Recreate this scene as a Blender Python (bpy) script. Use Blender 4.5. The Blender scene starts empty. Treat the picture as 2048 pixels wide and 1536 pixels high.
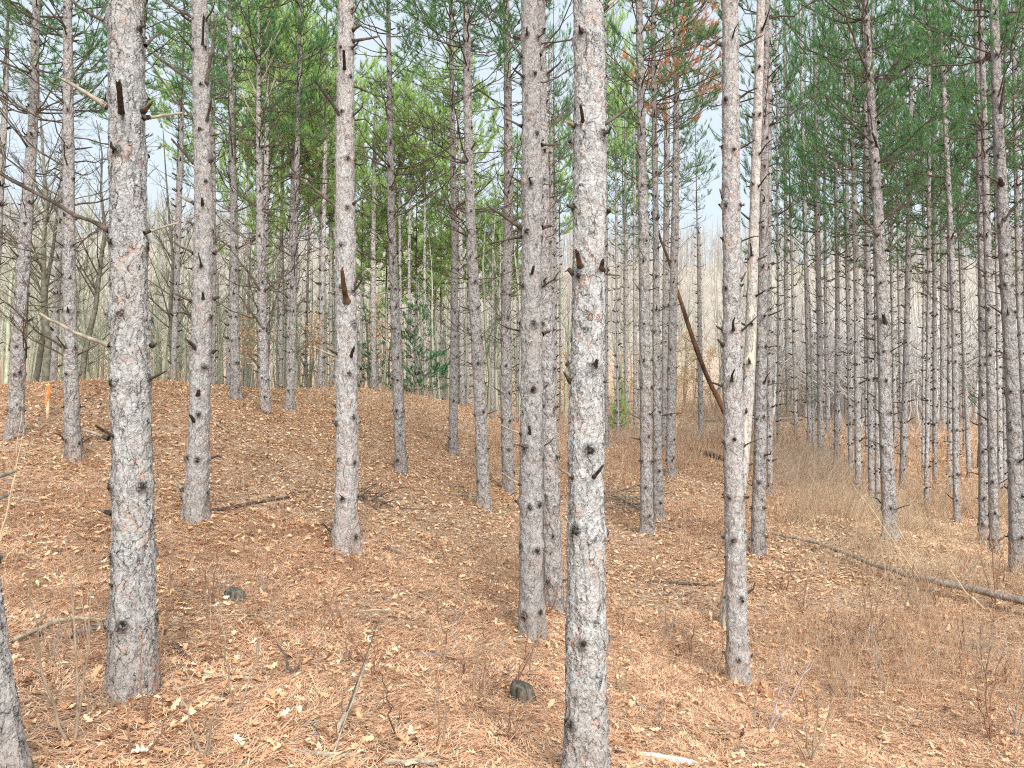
import bpy, math, random
import numpy as np

SEED = 7
rng = np.random.default_rng(SEED)
random.seed(SEED)
C = bpy.context.scene.collection
F_PX = 1538.0
EYE = 1.65
PITCH = math.radians(4.0)
cp, sp = math.cos(PITCH), math.sin(PITCH)


# ------------------------------------------------------------------ points of the photographed place
def at(px, py, d):
    """world point seen at (px,py) of the 2048x1536 frame, d metres ahead"""
    u = (px - 1024.0) / F_PX
    v = (768.0 - py) / F_PX
    s = d / (cp - v * sp)
    return np.array([u * s, d, EYE + s * (sp + v * cp)])


# ------------------------------------------------------------------ tree table (also carries the terrain)
# key: (depth, [(px,py,width px)...], class, crown, live base height, label, group)
G_R = 'slender pines of the right-hand rows'
G_M = 'pines of the middle rows'
G_B = 'distant pines behind the rows'
T = []


def tree(depth, pts, cls, crown, cb, label, group=None, **kw):
    T.append(dict(d=depth, pts=pts, cls=cls, crown=crown, cb=cb, label=label, group=group, **kw))
    return len(T) - 1


t_edge = tree(3.0, [(28, 1600, 118), (8, 1536, 100), (-22, 1300, 84), (-44, 1080, 74), (-75, 800, 68), (-130, 0, 60)], 0, 'L', 6.5,
     'dark scaly pine trunk cut off by the left edge, closest of the left side')
t_a = tree(4.7, [(262, 1400, 116), (263, 1330, 106), (266, 1200, 97), (266, 1000, 93), (262, 800, 86), (257, 500, 81), (254, 250, 80), (251, 0, 77)], 0, 'L', 7,
     'thick grey pine trunk with flaking bark and pale snapped branches on its left side')
t_b = tree(4.2, [(1171, 1585, 108), (1172, 1536, 92), (1172, 1350, 86), (1172, 1150, 82), (1172, 900, 78), (1178, 500, 69), (1180, 250, 69), (1177, 0, 65)], 0, 'R', 7,
     'thick pale grey pine trunk reaching the bottom of the picture, orange bark patches')
t_c = tree(8.5, [(387, 1048, 60), (392, 1020, 52), (398, 850, 47), (405, 620, 44), (408, 420, 41), (403, 200, 37), (399, 0, 34)], 0, 'L', 6.2,
     'grey-brown pine with bent trunk, second row, right of the thick left pine')
t_d = tree(8.2, [(692, 1112, 60), (691, 1085, 53), (694, 900, 47), (693, 700, 45), (690, 450, 42), (690, 200, 38), (693, 0, 33)], 0, 'L', 6.8,
     'straight pine with a split orange branch stub at mid trunk, moss at its foot')
t_e = tree(7.5, [(1066, 1280, 60), (1063, 1250, 53), (1062, 1000, 49), (1063, 700, 46), (1064, 450, 44), (1063, 200, 41), (1060, 0, 38)], 0, 'R', 7,
     'grey pine in front of an overlapping twin, just left of the thick pale trunk')
t_f = tree(9.2, [(1110, 1225, 47), (1107, 1190, 42), (1101, 950, 37), (1093, 700, 32), (1086, 400, 27), (1080, 0, 22)], 1, 'R', 6.5,
     'pine leaning slightly behind its twin, mostly hidden above by it')
t_g = tree(7.4, [(1478, 1375, 56), (1475, 1345, 48), (1471, 1100, 45), (1465, 800, 42), (1463, 500, 38), (1461, 250, 36), (1460, 0, 33)], 0, 'R', 7,
     'grey pine with a leaning orange-brown broken trunk resting behind it')
t_h = tree(9.4, [(1452, 1262, 34), (1458, 1200, 31), (1478, 1000, 30), (1490, 870, 29), (1501, 700, 26), (1508, 450, 22), (1518, 150, 20), (1522, 0, 18)], 1, None, 0,
     'pale dead pine with yellow bare wood patches, tilting behind the grey pine', pale=True)
tree(11.8, [(1516, 1115, 36), (1515, 1090, 31), (1520, 900, 28), (1523, 700, 25), (1527, 480, 20), (1530, 200, 16), (1532, 0, 13)], 1, 'R', 7,
     'grey pine just right of the pale dead trunk, twiggy stubs on its right side')
tree(21, [(1540, 1005, 15), (1539, 800, 13), (1538, 500, 12), (1540, 0, 11)], 2, 'R', 7, 'thin dark pine half hidden behind the twiggy pine beside the pale dead trunk')
tree(12.8, [(1297, 1072, 33), (1294, 1045, 28), (1291, 800, 25), (1288, 500, 23), (1283, 250, 18), (1278, 0, 15)], 1, 'R', 7.2,
     'pine rising out of the brush pile, front left trunk of the middle clump')
tree(15, [(1319, 1042, 26), (1316, 1015, 22), (1313, 750, 18), (1312, 500, 14), (1309, 250, 12), (1306, 0, 9)], 1, 'R', 7.2,
     'slim pine close behind the one in the brush pile, with an orange bark scrape')
tree(24, [(1330, 905, 17), (1330, 700, 16), (1333, 400, 14), (1336, 0, 12)], 2, 'R', 7, 'dark narrow pine at the back of the middle clump')
tree(17, [(1342, 952, 25), (1341, 930, 21), (1344, 700, 19), (1350, 450, 17), (1353, 200, 12), (1351, 0, 10)], 1, 'O', 8.8,
     'pinkish pine trunk under rust-orange dead needles, right of the middle clump')
tree(29, [(1402, 887, 14), (1400, 700, 12), (1398, 520, 9), (1397, 456, 4)], 2, None, 0, 'slim dead snag broken to a point below the sky gap', snag=True, pale=False)
tree(19, [(907, 907, 24), (906, 885, 20), (908, 700, 17), (909, 500, 14), (904, 200, 11), (902, 0, 9)], 1, 'L', 9.0,
     'thin grey pine left of the paired centre trunks, base in brown litter')
tree(14, [(969, 1022, 34), (967, 1000, 29), (960, 800, 27), (950, 620, 25), (941, 450, 22), (935, 200, 18), (933, 0, 15)], 1, 'L', 7.6,
     'pine with a slanting trunk leaning left as it rises, left of centre')
tree(15, [(1019, 987, 31), (1017, 965, 27), (1012, 800, 25), (1012, 600, 22), (1017, 450, 21), (1016, 200, 17), (1012, 0, 14)], 1, 'L', 8.0,
     'pine with a slight kink, standing left of the overlapping twin pines')
tree(15.2, [(804, 952, 31), (802, 930, 26), (796, 780, 24), (789, 600, 20), (783, 450, 17), (780, 250, 13), (776, 0, 9)], 1, 'L', 7.8,
     'reddish-brown slim pine with long dead branches, right of the moss-footed pine')
tree(17.5, [(579, 820, 22), (580, 790, 18), (587, 600, 15), (590, 450, 13), (597, 200, 10), (600, 0, 8)], 1, 'L', 6.0,
     'slim pine at the ridge, right of the pine with upcurved dead branches')
t_u = tree(15.4, [(531, 827, 28), (530, 800, 23), (525, 650, 20), (521, 480, 19), (517, 250, 11), (517, 60, 6)], 1, 'L', 5.8,
     'reddish pine at the ridge with upcurved dead branches and drooping pale twigs')
tree(17.2, [(472, 800, 26), (471, 775, 22), (469, 600, 20), (468, 450, 18), (462, 200, 13), (458, 0, 11)], 1, 'L', 6.4,
     'grey-pink pine at the ridge, left of the one with upcurved branches')
tree(26, [(427, 806, 12), (428, 500, 11), (425, 0, 9)], 2, 'L', 7, 'thin pine glimpsed along the right edge of the bent second-row pine')
tree(27, [(517, 797, 12), (530, 600, 11), (537, 300, 9), (540, 0, 8)], 2, 'B', 6, 'thin pine directly behind the reddish ridge pine')
tree(11.0, [(29, 881, 46), (31, 860, 38), (37, 700, 35), (50, 480, 31), (66, 250, 24), (73, 0, 16)], 1, 'L', 5.2,
     'pine leaning right near the left edge, left of the orange stake')
tree(11.5, [(151, 927, 44), (146, 900, 38), (140, 700, 33), (138, 500, 30), (137, 250, 25), (135, 0, 19)], 1, 'L', 5.4,
     'grey pine left of the thick left trunk, right of the orange stake')
# behind
tree(30, [(819, 797, 8), (818, 500, 7), (822, 330, 6)], 2, 'B', 8, 'pinkish thin pine trunk in front of the dark green fir', 'pink trunks by the dark fir')
tree(31, [(850, 802, 8), (849, 560, 7), (850, 330, 5)], 2, 'B', 8, 'pinkish thin pine trunk in front of the dark green fir', 'pink trunks by the dark fir')
tree(33, [(925, 803, 13), (922, 560, 11), (918, 300, 8)], 2, 'B', 7.6, 'pink-grey pine trunk right behind the thin grey pine left of centre')
tree(29, [(803, 800, 8), (801, 600, 7), (798, 330, 6)], 2, 'B', 8, 'pale narrow pine trunk hugging the right side of the reddish-brown slim pine')
tree(30, [(1107, 862, 12), (1104, 500, 10), (1100, 100, 8)], 2, 'R', 8, 'dark thin pine showing between the centre twins and the thick pale trunk')
tree(31, [(1213, 905, 10), (1212, 500, 9), (1210, 100, 8)], 2, 'R', 8, 'dark thin pine along the right edge of the thick pale trunk')
tree(34, [(1253, 846, 9), (1252, 500, 8), (1250, 200, 6)], 2, 'R', 8.5, 'slim far pine beside the small bright green pine, left of two')
tree(32, [(1271, 868, 9), (1269, 500, 8), (1268, 200, 7)], 2, 'R', 8.5, 'slim far pine beside the small bright green pine, right of two')
tree(30, [(640, 783, 9), (642, 500, 8), (640, 200, 6)], 2, 'B', 6.5, 'thin shaded pine on the ridge left of the moss-footed pine', 'shaded pines on the ridge')
tree(31, [(662, 785, 8), (661, 500, 8), (665, 200, 6)], 2, 'B', 6.5, 'thin shaded pine on the ridge left of the moss-footed pine', 'shaded pines on the ridge')
tree(33, [(748, 795, 14), (746, 500, 12), (750, 250, 9)], 2, 'B', 6, 'greyish pine between the moss-footed pine and the reddish-brown slim pine')
tree(35, [(497, 780, 9), (498, 500, 8), (494, 100, 7)], 2, 'B', 6, 'thin dark trunk behind the ridge near tan oak leaves', 'dark trunks behind the ridge')
tree(36, [(562, 782, 9), (563, 500, 8), (566, 100, 7)], 2, 'B', 6, 'thin dark trunk behind the ridge near tan oak leaves', 'dark trunks behind the ridge')
for (px, py, w, xm, xt, d, cls) in [
    (1578, 843, 11, 1572, 1569, 33, 2), (1620, 892, 13, 1614, 1600, 25, 2), (1642, 925, 15, 1638, 1628, 21.5, 2),
    (1656, 872, 9, 1651, 1646, 31, 2), (1672, 944, 13, 1675, 1668, 22, 2), (1702, 955, 11, 1696, 1690, 24, 2),
    (1717, 989, 16, 1713, 1700, 19, 2), (1744, 1015, 15, 1737, 1728, 18, 2), (1756, 1028, 12, 1752, 1745, 19, 2),
    (1791, 886, 9, 1785, 1778, 31, 2), (1806, 905, 11, 1799, 1790, 27, 2), (1804, 978, 16, 1815, 1825, 19, 2),
    (1846, 960, 8, 1848, 1847, 26, 2), (1852, 1014, 12, 1858, 1858, 20, 2), (1870, 981, 12, 1869, 1866, 22, 2),
    (1887, 856, 17, 1886, 1882, 29, 2), (1899, 993, 14, 1900, 1890, 21, 2), (1967, 1091, 22, 1965, 1953, 14.5, 1),
    (1990, 1112, 22, 1978, 1961, 13.8, 1), (2002, 1002, 14, 1996, 1985, 19, 2), (2009, 985, 11, 2010, 2012, 24, 2),
    (2062, 1030, 18, 2038, 2026, 17, 2), (1556, 905, 7, 1556, 1552, 34, 2), (1734, 905, 9, 1731, 1726, 29, 2),
    (1930, 905, 9, 1925, 1918, 30, 2), (2100, 1060, 26, 2080, 2062, 15, 2), (2052, 925, 13, 2050, 2046, 26, 2)]:
    tree(d, [(px, py, w * 1.08), (px - (px - xm) * .15, py - 25, w), (xm, 600, w * .86), (xt, 0, w * .55)], cls, 'R', 6.6, None, G_R)
RL = ['slim far pine, leftmost of the right-hand rows, pale saplings behind', 'pine beside the narrow dark green young pine, twiggy on both sides',
      'pine with black knots right of the narrow green young pine', 'distant slim trunk between two knotty pines', 'knotty pine with a straight clean trunk left of the paired trunks',
      'slim dark pine, left of two touching trunks', 'pine with a pinkish tinge, right of two touching trunks', 'dark knotty pine overlapping the left of the big right-hand pine',
      'slim pine pressed against the left edge of the big right-hand pine', 'slim distant trunk just right of the big right-hand pine', 'slim dark trunk crossed by the right-leaning pine',
      'pine leaning right as it rises, right of the big right-hand pine', 'very thin trunk left of the crossing knotty pines', 'knotty pine leaning right, left of the rusty oak leaves',
      'pine whose trunk stands behind the left edge of the rusty oak leaves', 'broad far trunk seen above the rusty oak leaves', 'dark pine with its lower trunk right of the rusty oak leaves',
      'left trunk of the close pair beside the stout pine at the right edge', 'right trunk of the close pair beside the stout pine at the right edge',
      'slim trunk between the close pair and the stout right-edge pine', 'thin trunk peeping out behind the stout right-edge pine', 'trunk slanting in at the right edge above the stout pine',
      None, None, None, 'pine partly cut off by the right edge', 'far trunk at the right edge']
n0 = len(T) - 27
for i in range(27):
    T[n0 + i]['label'] = RL[i] or 'faint far pine trunk among the right-hand rows'
t_r10 = tree(11.3, [(1781, 1087, 40), (1780, 1060, 34), (1771, 850, 30), (1765, 620, 27), (1756, 420, 24), (1745, 250, 20), (1731, 0, 12)], 1, 'R', 5.9,
     'big right-hand pine with black branch whorls, leaning left into dark green crown')
t_r19 = tree(17, [(1914, 1047, 18), (1913, 1020, 16), (1909, 650, 14), (1903, 500, 13), (1891, 250, 11), (1880, 0, 9)], 1, 'R', 6.2,
     'pine right of the rusty oak leaves, thin trunk leaning left')
t_r24 = tree(10.2, [(2037, 1152, 44), (2035, 1125, 37), (2028, 850, 34), (2018, 650, 31), (2008, 480, 29), (1996, 250, 25), (1987, 0, 20)], 1, 'R', 6.2,
     'stout grey pine at the right edge with black knots')

# ------------------------------------------------------------------ terrain through the trunk feet
cps = []
for t in T:
    p = at(t['pts'][0][0], t['pts'][0][1], t['d'])
    w = {0: .02, 1: .05, 2: .25}[t['cls']]
    cps.append((p[0], p[1], p[2], w))
for (px, d, py) in [(60, 22, 790), (250, 23, 778), (450, 23, 782), (690, 23, 795), (900, 26, 812), (1230, 40, 830), (1500, 38, 842), (1800, 38, 848), (2100, 38, 850),
                    (1650, 6.5, 1536), (1900, 6.0, 1536), (800, 4.3, 1536), (500, 4.0, 1536), (1300, 4.2, 1536), (2300, 9.5, 1300), (2500, 15, 1100),
                    (-300, 7, 1150), (-300, 13, 860), (2000, 8.6, 1240), (1700, 10.3, 1130)]:
    p = at(px, py, d)
    cps.append((p[0], p[1], p[2], .15))
for (x, y, z) in [(0, 0, 0), (-3, 0, .25), (3, 0, -.2), (0, -5, 0), (-8, 0, .9), (8, 0, -.4), (-15, 30, .3), (-5, 34, .2), (5, 34, .8), (-25, 22, 1.6), (25, 25, .6), (18, 5, -.4), (-18, 5, 1.6), (-15, 12, 2.2)]:
    cps.append((x, y, z, .2))
CPS = np.array(cps)
LS = 4.5


def _basis(x, y):
    return np.stack([np.ones_like(x), x, y], -1)


def _ker(x, y):
    dx = x[:, None] - CPS[None, :, 0]
    dy = y[:, None] - CPS[None, :, 1]
    return np.exp(-(dx * dx + dy * dy) / (2 * LS * LS))


_w = 1.0 / (CPS[:, 3] + .05)
_A = _basis(CPS[:, 0], CPS[:, 1])
_beta = np.linalg.solve((_A * _w[:, None]).T @ _A + np.diag([0.001, .5, .5]), (_A * _w[:, None]).T @ CPS[:, 2])
_res = CPS[:, 2] - _A @ _beta
_alpha = np.linalg.solve(_ker(CPS[:, 0], CPS[:, 1]) + np.diag(CPS[:, 3] * .8), _res)


def hash2(ix, iy, s=0):
    h = (ix * 374761393 + iy * 668265263 + s * 1442695041).astype(np.int64) & 0xffffffff
    h = ((h ^ (h >> 13)) * 1274126177) & 0xffffffff
    return ((h ^ (h >> 16)) & 0xffff) / 65535.0


def vnoise(x, y, s=0):
    ix = np.floor(x).astype(np.int64)
    iy = np.floor(y).astype(np.int64)
    fx = x - ix
    fy = y - iy
    fx = fx * fx * (3 - 2 * fx)
    fy = fy * fy * (3 - 2 * fy)
    a = hash2(ix, iy, s)
    b = hash2(ix + 1, iy, s)
    c = hash2(ix, iy + 1, s)
    d = hash2(ix + 1, iy + 1, s)
    return (a * (1 - fx) + b * fx) * (1 - fy) + (c * (1 - fx) + d * fx) * fy


def sstep(a, b, x):
    t = np.clip((x - a) / (b - a), 0, 1)
    return t * t * (3 - 2 * t)


def ground(x, y):
    x = np.atleast_1d(np.asarray(x, float))
    y = np.atleast_1d(np.asarray(y, float))
    out = np.empty_like(x)
    for i in range(0, len(x), 60000):
        xs, ys = x[i:i + 60000], y[i:i + 60000]
        yc = np.clip(ys, -8, 42)
        xc = np.clip(xs, -34, 34)
        z = _basis(xc, yc) @ _beta + _ker(xc, yc) @ _alpha
        z += (vnoise(xs * 1.1, ys * 1.1, 1) - .5) * .07 + (vnoise(xs * 4, ys * 4, 2) - .5) * .035
        far = sstep(40, 155, ys)
        ridge = sstep(26, 40, ys) * (1 - sstep(0, 12, xs)) * 1.0
        z = z - ridge + far * 34 + far * (vnoise(xs * .02, ys * .02, 3) - .5) * 7
        out[i:i + 60000] = z
    return out


def gz(x, y):
    return float(ground([x], [y])[0])


def on_ground(px, py, dmax=60):
    """march the sight line to the terrain"""
    ds = np.linspace(2.0, dmax, 1200)
    P = np.array([at(px, py, d) for d in ds])
    g = ground(P[:, 0], P[:, 1])
    k = np.argmax(P[:, 2] <= g)
    if P[k, 2] > g[k]:
        k = len(ds) - 1
    return np.array([P[k, 0], P[k, 1], g[k]])


# ------------------------------------------------------------------ mesh helpers
class MB:
    def __init__(s):
        s.V = []
        s.F = {3: [], 4: []}
        s.M = {3: [], 4: []}
        s.n = 0
        s.K = []

    def add(s, V, F, m=0, knot=None):
        V = np.asarray(V, np.float32)
        F = np.asarray(F, np.int64)
        s.V.append(V)
        s.K.append(np.zeros(len(V), np.float32) if knot is None else knot.astype(np.float32))
        k = F.shape[1]
        s.F[k].append(F + s.n)
        s.M[k].append(np.full(len(F), m, np.int32))
        s.n += len(V)

    def join(s, o, R=None, t=None, sc=1.0, mo=0):
        V = np.concatenate(o.V) if len(o.V) > 1 else o.V[0]
        V = V * sc
        if R is not None:
            V = V @ R.T
        if t is not None:
            V = V + np.asarray(t, np.float32)
        s.V.append(V.astype(np.float32))
        s.K.append(np.zeros(len(V), np.float32))
        for k in (3, 4):
            for F, M in zip(o.F[k], o.M[k]):
                s.F[k].append(F + s.n)
                s.M[k].append(M + mo)
        s.n += len(V)

    def mesh(s, name, mats, smooth=True, knot=False):
        me = bpy.data.meshes.new(name)
        V = np.concatenate(s.V)
        me.vertices.add(len(V))
        me.vertices.foreach_set('co', V.astype(np.float32).ravel())
        loops, starts, mi = [], [], []
        off = 0
        for k in (3, 4):
            if s.F[k]:
                F = np.concatenate(s.F[k])
                loops.append(F.ravel())
                starts.append(off + np.arange(len(F)) * k)
                off += F.size
                mi.append(np.concatenate(s.M[k]))
        L = np.concatenate(loops).astype(np.int32)
        S = np.concatenate(starts).astype(np.int32)
        me.loops.add(len(L))
        me.loops.foreach_set('vertex_index', L)
        me.polygons.add(len(S))
        me.polygons.foreach_set('loop_start', S)
        me.polygons.foreach_set('material_index', np.concatenate(mi).astype(np.int32))
        me.polygons.foreach_set('use_smooth', np.full(len(S), smooth))
        if knot:
            a = me.attributes.new('knot', 'FLOAT', 'POINT')
            a.data.foreach_set('value', np.concatenate(s.K))
        for m in mats:
            me.materials.append(m)
        me.update(calc_edges=True)
        me.validate()
        return me


def link(name, data, parent=None, **p):
    o = bpy.data.objects.new(name, data)
    C.objects.link(o)
    if parent:
        o.parent = parent
    for k, v in p.items():
        if v is not None:
            o[k] = v
    return o


def frames(P):
    P = np.asarray(P, float)
    tan = np.gradient(P, axis=0)
    tan /= np.linalg.norm(tan, axis=1)[:, None] + 1e-9
    m = np.abs(tan.mean(0))
    ref = np.eye(3)[np.argmin(m)]
    a = np.cross(tan, ref)
    a /= np.linalg.norm(a, axis=1)[:, None] + 1e-9
    b = np.cross(tan, a)
    return tan, a, b


def tube(P, R, n=5, cap=True):
    P = np.asarray(P, float)
    R = np.asarray(R, float)
    _, a, b = frames(P)
    th = np.arange(n) / n * 2 * math.pi
    V = P[:, None, :] + R[:, None, None] * (np.cos(th)[None, :, None] * a[:, None, :] + np.sin(th)[None, :, None] * b[:, None, :])
    V = V.reshape(-1, 3)
    k = len(P)
    i = np.arange(k - 1)[:, None] * n
    j = np.arange(n)[None, :]
    j2 = (j + 1) % n
    F = np.stack([i + j, i + j2, i + n + j2, i + n + j], -1).reshape(-1, 4)
    return V, F


def add_tube(mb, P, R, n=5, m=0, cap=True):
    V, F = tube(P, R, n)
    mb.add(V, F, m)
    if cap:
        c = np.asarray(P[-1], float)
        k = len(P)
        base = (k - 1) * n
        Vc = np.vstack([V[base:base + n], c[None]])
        j = np.arange(n)
        mb.add(Vc, np.stack([j, (j + 1) % n, np.full(n, n)], -1), m)


def rotz(a):
    c, s = math.cos(a), math.sin(a)
    return np.array([[c, -s, 0], [s, c, 0], [0, 0, 1.]])


def roty(a):
    c, s = math.cos(a), math.sin(a)
    return np.array([[c, 0, s], [0, 1, 0], [-s, 0, c]])


def rotx(a):
    c, s = math.cos(a), math.sin(a)
    return np.array([[1, 0, 0], [0, c, -s], [0, s, c]])


def bez(p0, p1, p2, n):
    t = np.linspace(0, 1, n)[:, None]
    return (1 - t) ** 2 * np.asarray(p0) + 2 * t * (1 - t) * np.asarray(p1) + t * t * np.asarray(p2)


# ------------------------------------------------------------------ materials
def newmat(name):
    m = bpy.data.materials.new(name)
    m.use_nodes = True
    nt = m.node_tree
    nt.nodes.clear()
    out = nt.nodes.new('ShaderNodeOutputMaterial')
    b = nt.nodes.new('ShaderNodeBsdfPrincipled')
    b.inputs['Roughness'].default_value = .9
    b.inputs['Specular IOR Level'].default_value = .15
    nt.links.new(b.outputs[0], out.inputs[0])
    return m, nt, b, out


class N:
    def __init__(s, nt):
        s.nt = nt

    def new(s, t, **kw):
        n = s.nt.nodes.new(t)
        for k, v in kw.items():
            setattr(n, k, v)
        return n

    def put(s, sock, v):
        if isinstance(v, bpy.types.NodeSocket):
            s.nt.links.new(v, sock)
        else:
            if sock.type in ('RGBA',) and len(v) == 3:
                v = (*v, 1)
            sock.default_value = v

    def math(s, op, a, b=0.0, c=0.0, clamp=False):
        n = s.new('ShaderNodeMath', operation=op, use_clamp=clamp)
        s.put(n.inputs[0], a)
        s.put(n.inputs[1], b)
        s.put(n.inputs[2], c)
        return n.outputs[0]

    def vmath(s, op, a, b=(0, 0, 0), scale=None):
        n = s.new('ShaderNodeVectorMath', operation=op)
        s.put(n.inputs[0], a)
        s.put(n.inputs[1], b)
        if scale is not None:
            s.put(n.inputs[3], scale)
        return n.outputs['Value'] if op in ('DOT_PRODUCT', 'LENGTH') else n.outputs[0]

    def mix(s, f, a, b, blend='MIX'):
        n = s.new('ShaderNodeMix', data_type='RGBA', blend_type=blend)
        s.put(n.inputs[0], f)
        s.put(n.inputs[6], a)
        s.put(n.inputs[7], b)
        return n.outputs[2]

    def noise(s, v, scale, detail=3, rough=.55, col=False):
        n = s.new('ShaderNodeTexNoise')
        s.put(n.inputs['Vector'], v)
        n.inputs['Scale'].default_value = scale
        n.inputs['Detail'].default_value = detail
        n.inputs['Roughness'].default_value = rough
        return n.outputs['Color' if col else 'Fac']

    def vor(s, v, scale, feature='F1'):
        n = s.new('ShaderNodeTexVoronoi', feature=feature)
        s.put(n.inputs['Vector'], v)
        n.inputs['Scale'].default_value = scale
        return n

    def ramp(s, f, stops):
        n = s.new('ShaderNodeValToRGB')
        s.put(n.inputs[0], f)
        e = n.color_ramp.elements
        while len(e) < len(stops):
            e.new(.5)
        for el, (p, c) in zip(e, stops):
            el.position = p
            el.color = (*c, 1) if len(c) == 3 else c
        return n.outputs[0]

    def rng(s, v, a, b, c=0., d=1.):
        n = s.new('ShaderNodeMapRange', interpolation_type='SMOOTHSTEP')
        s.put(n.inputs[0], v)
        for i, k in enumerate((a, b, c, d)):
            n.inputs[i + 1].default_value = k
        return n.outputs[0]

    def bump(s, h, strength, dist, normal=None):
        n = s.new('ShaderNodeBump')
        s.put(n.inputs['Height'], h)
        n.inputs['Strength'].default_value = strength
        n.inputs['Distance'].default_value = dist
        if normal is not None:
            s.put(n.inputs['Normal'], normal)
        return n.outputs[0]


def bark(name, disp=False, scale=24.0, grey=(.50, .49, .47), dark=(.30, .25, .23), salmon=(.60, .33, .23), amount=.010, salm=.5, pale=None, lines=.8):
    """flaking plates: terraced noise gives ragged overlapping scales with a step and a dark line, crack and painted flake shadow, at each lower edge"""
    m, nt, b, out = newmat(name)
    n = N(nt)
    tc = n.new('ShaderNodeTexCoord')
    oi = n.new('ShaderNodeObjectInfo')
    off = n.vmath('SCALE', (7.3, 3.1, 5.7), scale=oi.outputs['Random'])
    co = n.vmath('ADD', tc.outputs['Object'], off)
    w1 = n.vmath('SCALE', n.vmath('SUBTRACT', n.noise(co, 30, 3, .65, col=True), (.5, .5, .5)), scale=.035)
    cd = n.vmath('ADD', co, w1)
    cs = n.vmath('MULTIPLY', cd, (1, 1, .72))
    v1 = n.vor(cs, scale * 1.15)
    sep = n.new('ShaderNodeSeparateColor')
    n.put(sep.inputs[0], v1.outputs['Color'])
    n1 = n.noise(cs, scale * .55, 2.5, .55)
    ph = n.math('ADD', n.math('MULTIPLY', n1, 8.5), n.math('MULTIPLY', sep.outputs[0], .45))
    saw = n.math('FRACT', ph)
    n2 = n.noise(n.vmath('MULTIPLY', cd, (1.1, 1.1, .38)), scale * .30, 2, .5)
    saw2 = n.math('FRACT', n.math('MULTIPLY', n2, 7.0))
    fine = n.noise(cd, 110, 4, .75)
    h = n.math('MULTIPLY_ADD', saw, .50, n.math('MULTIPLY', saw2, .45))
    h = n.math('MULTIPLY_ADD', sep.outputs[1], .25, h)
    h = n.math('MULTIPLY_ADD', fine, .35, h)
    patch = n.noise(co, 3.0, 3, .6)
    tone = n.noise(n.vmath('MULTIPLY', cd, (1, 1, .6)), scale * 1.5, 3, .75)
    c = n.mix(n.rng(tone, .34, .62), tuple(g * .68 for g in grey), tuple(min(.9, g * 1.14) for g in grey))
    c = n.mix(n.math('MULTIPLY', sep.outputs[2], .35), c, tuple(g * .75 for g in grey))
    c = n.mix(n.math('MULTIPLY', n.rng(patch, .42, .72), .55), c, (grey[0] * .92, grey[1] * .83, grey[2] * .78))
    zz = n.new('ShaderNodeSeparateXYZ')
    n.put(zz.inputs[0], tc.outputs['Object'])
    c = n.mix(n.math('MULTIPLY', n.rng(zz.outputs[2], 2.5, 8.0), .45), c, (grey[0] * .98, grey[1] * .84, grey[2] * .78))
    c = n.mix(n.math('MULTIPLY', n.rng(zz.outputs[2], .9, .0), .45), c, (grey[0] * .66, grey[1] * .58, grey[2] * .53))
    low = n.rng(saw2, .45, .15)
    sp2 = n.math('MULTIPLY', n.rng(n.noise(cd, 7.0, 3, .6), .54, .60), low)
    c = n.mix(n.math('MULTIPLY', sp2, salm), c, salmon)
    l1 = n.math('MULTIPLY', n.rng(saw, .16, .02), n.rng(n.noise(co, 26, 2), .28, .52))
    l2 = n.rng(saw2, .10, .015)
    ln = n.math('MAXIMUM', n.math('MULTIPLY', l1, .75), l2)
    c = n.mix(n.math('MULTIPLY', ln, lines), c, tuple(d * .22 for d in dark))  # cracks, and the shadow below flake edges painted in as dark lines
    at_ = n.new('ShaderNodeAttribute', attribute_name='knot')
    kn = n.math('MULTIPLY', at_.outputs['Fac'], n.rng(n.noise(co, 45, 3, .7), .30, .58), clamp=True)
    c = n.mix(kn, c, (.03, .024, .02))
    vv = n.math('MULTIPLY_ADD', oi.outputs['Random'], .22, .82)
    c = n.mix(1.0, c, n.vmath('SCALE', (1, 1, 1), scale=vv), 'MULTIPLY')
    if pale:
        pm = n.math('MULTIPLY', n.rng(n.noise(n.vmath('MULTIPLY', co, (9, 9, 1.6)), 1.3, 4), .54, .58), n.rng(zz.outputs[2], 6.0, 3.5))
        c = n.mix(pm, c, n.mix(n.noise(co, 12), pale, tuple(p * .8 for p in pale)))
        h = n.math('MULTIPLY', h, n.math('SUBTRACT', 1.0, n.math('MULTIPLY', pm, .8)))
    n.put(b.inputs['Base Color'], c)
    h2 = n.math('MULTIPLY_ADD', kn, .5, h)
    if disp:
        dn = n.new('ShaderNodeDisplacement')
        n.put(dn.inputs['Height'], h2)
        dn.inputs['Midlevel'].default_value = .7
        dn.inputs['Scale'].default_value = amount
        nt.links.new(dn.outputs[0], out.inputs['Displacement'])
        m.displacement_method = 'BOTH'
        n.put(b.inputs['Normal'], n.bump(fine, .5, .004))
    else:
        n.put(b.inputs['Normal'], n.bump(h2, 1.0, amount * 1.2))
    return m


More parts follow.
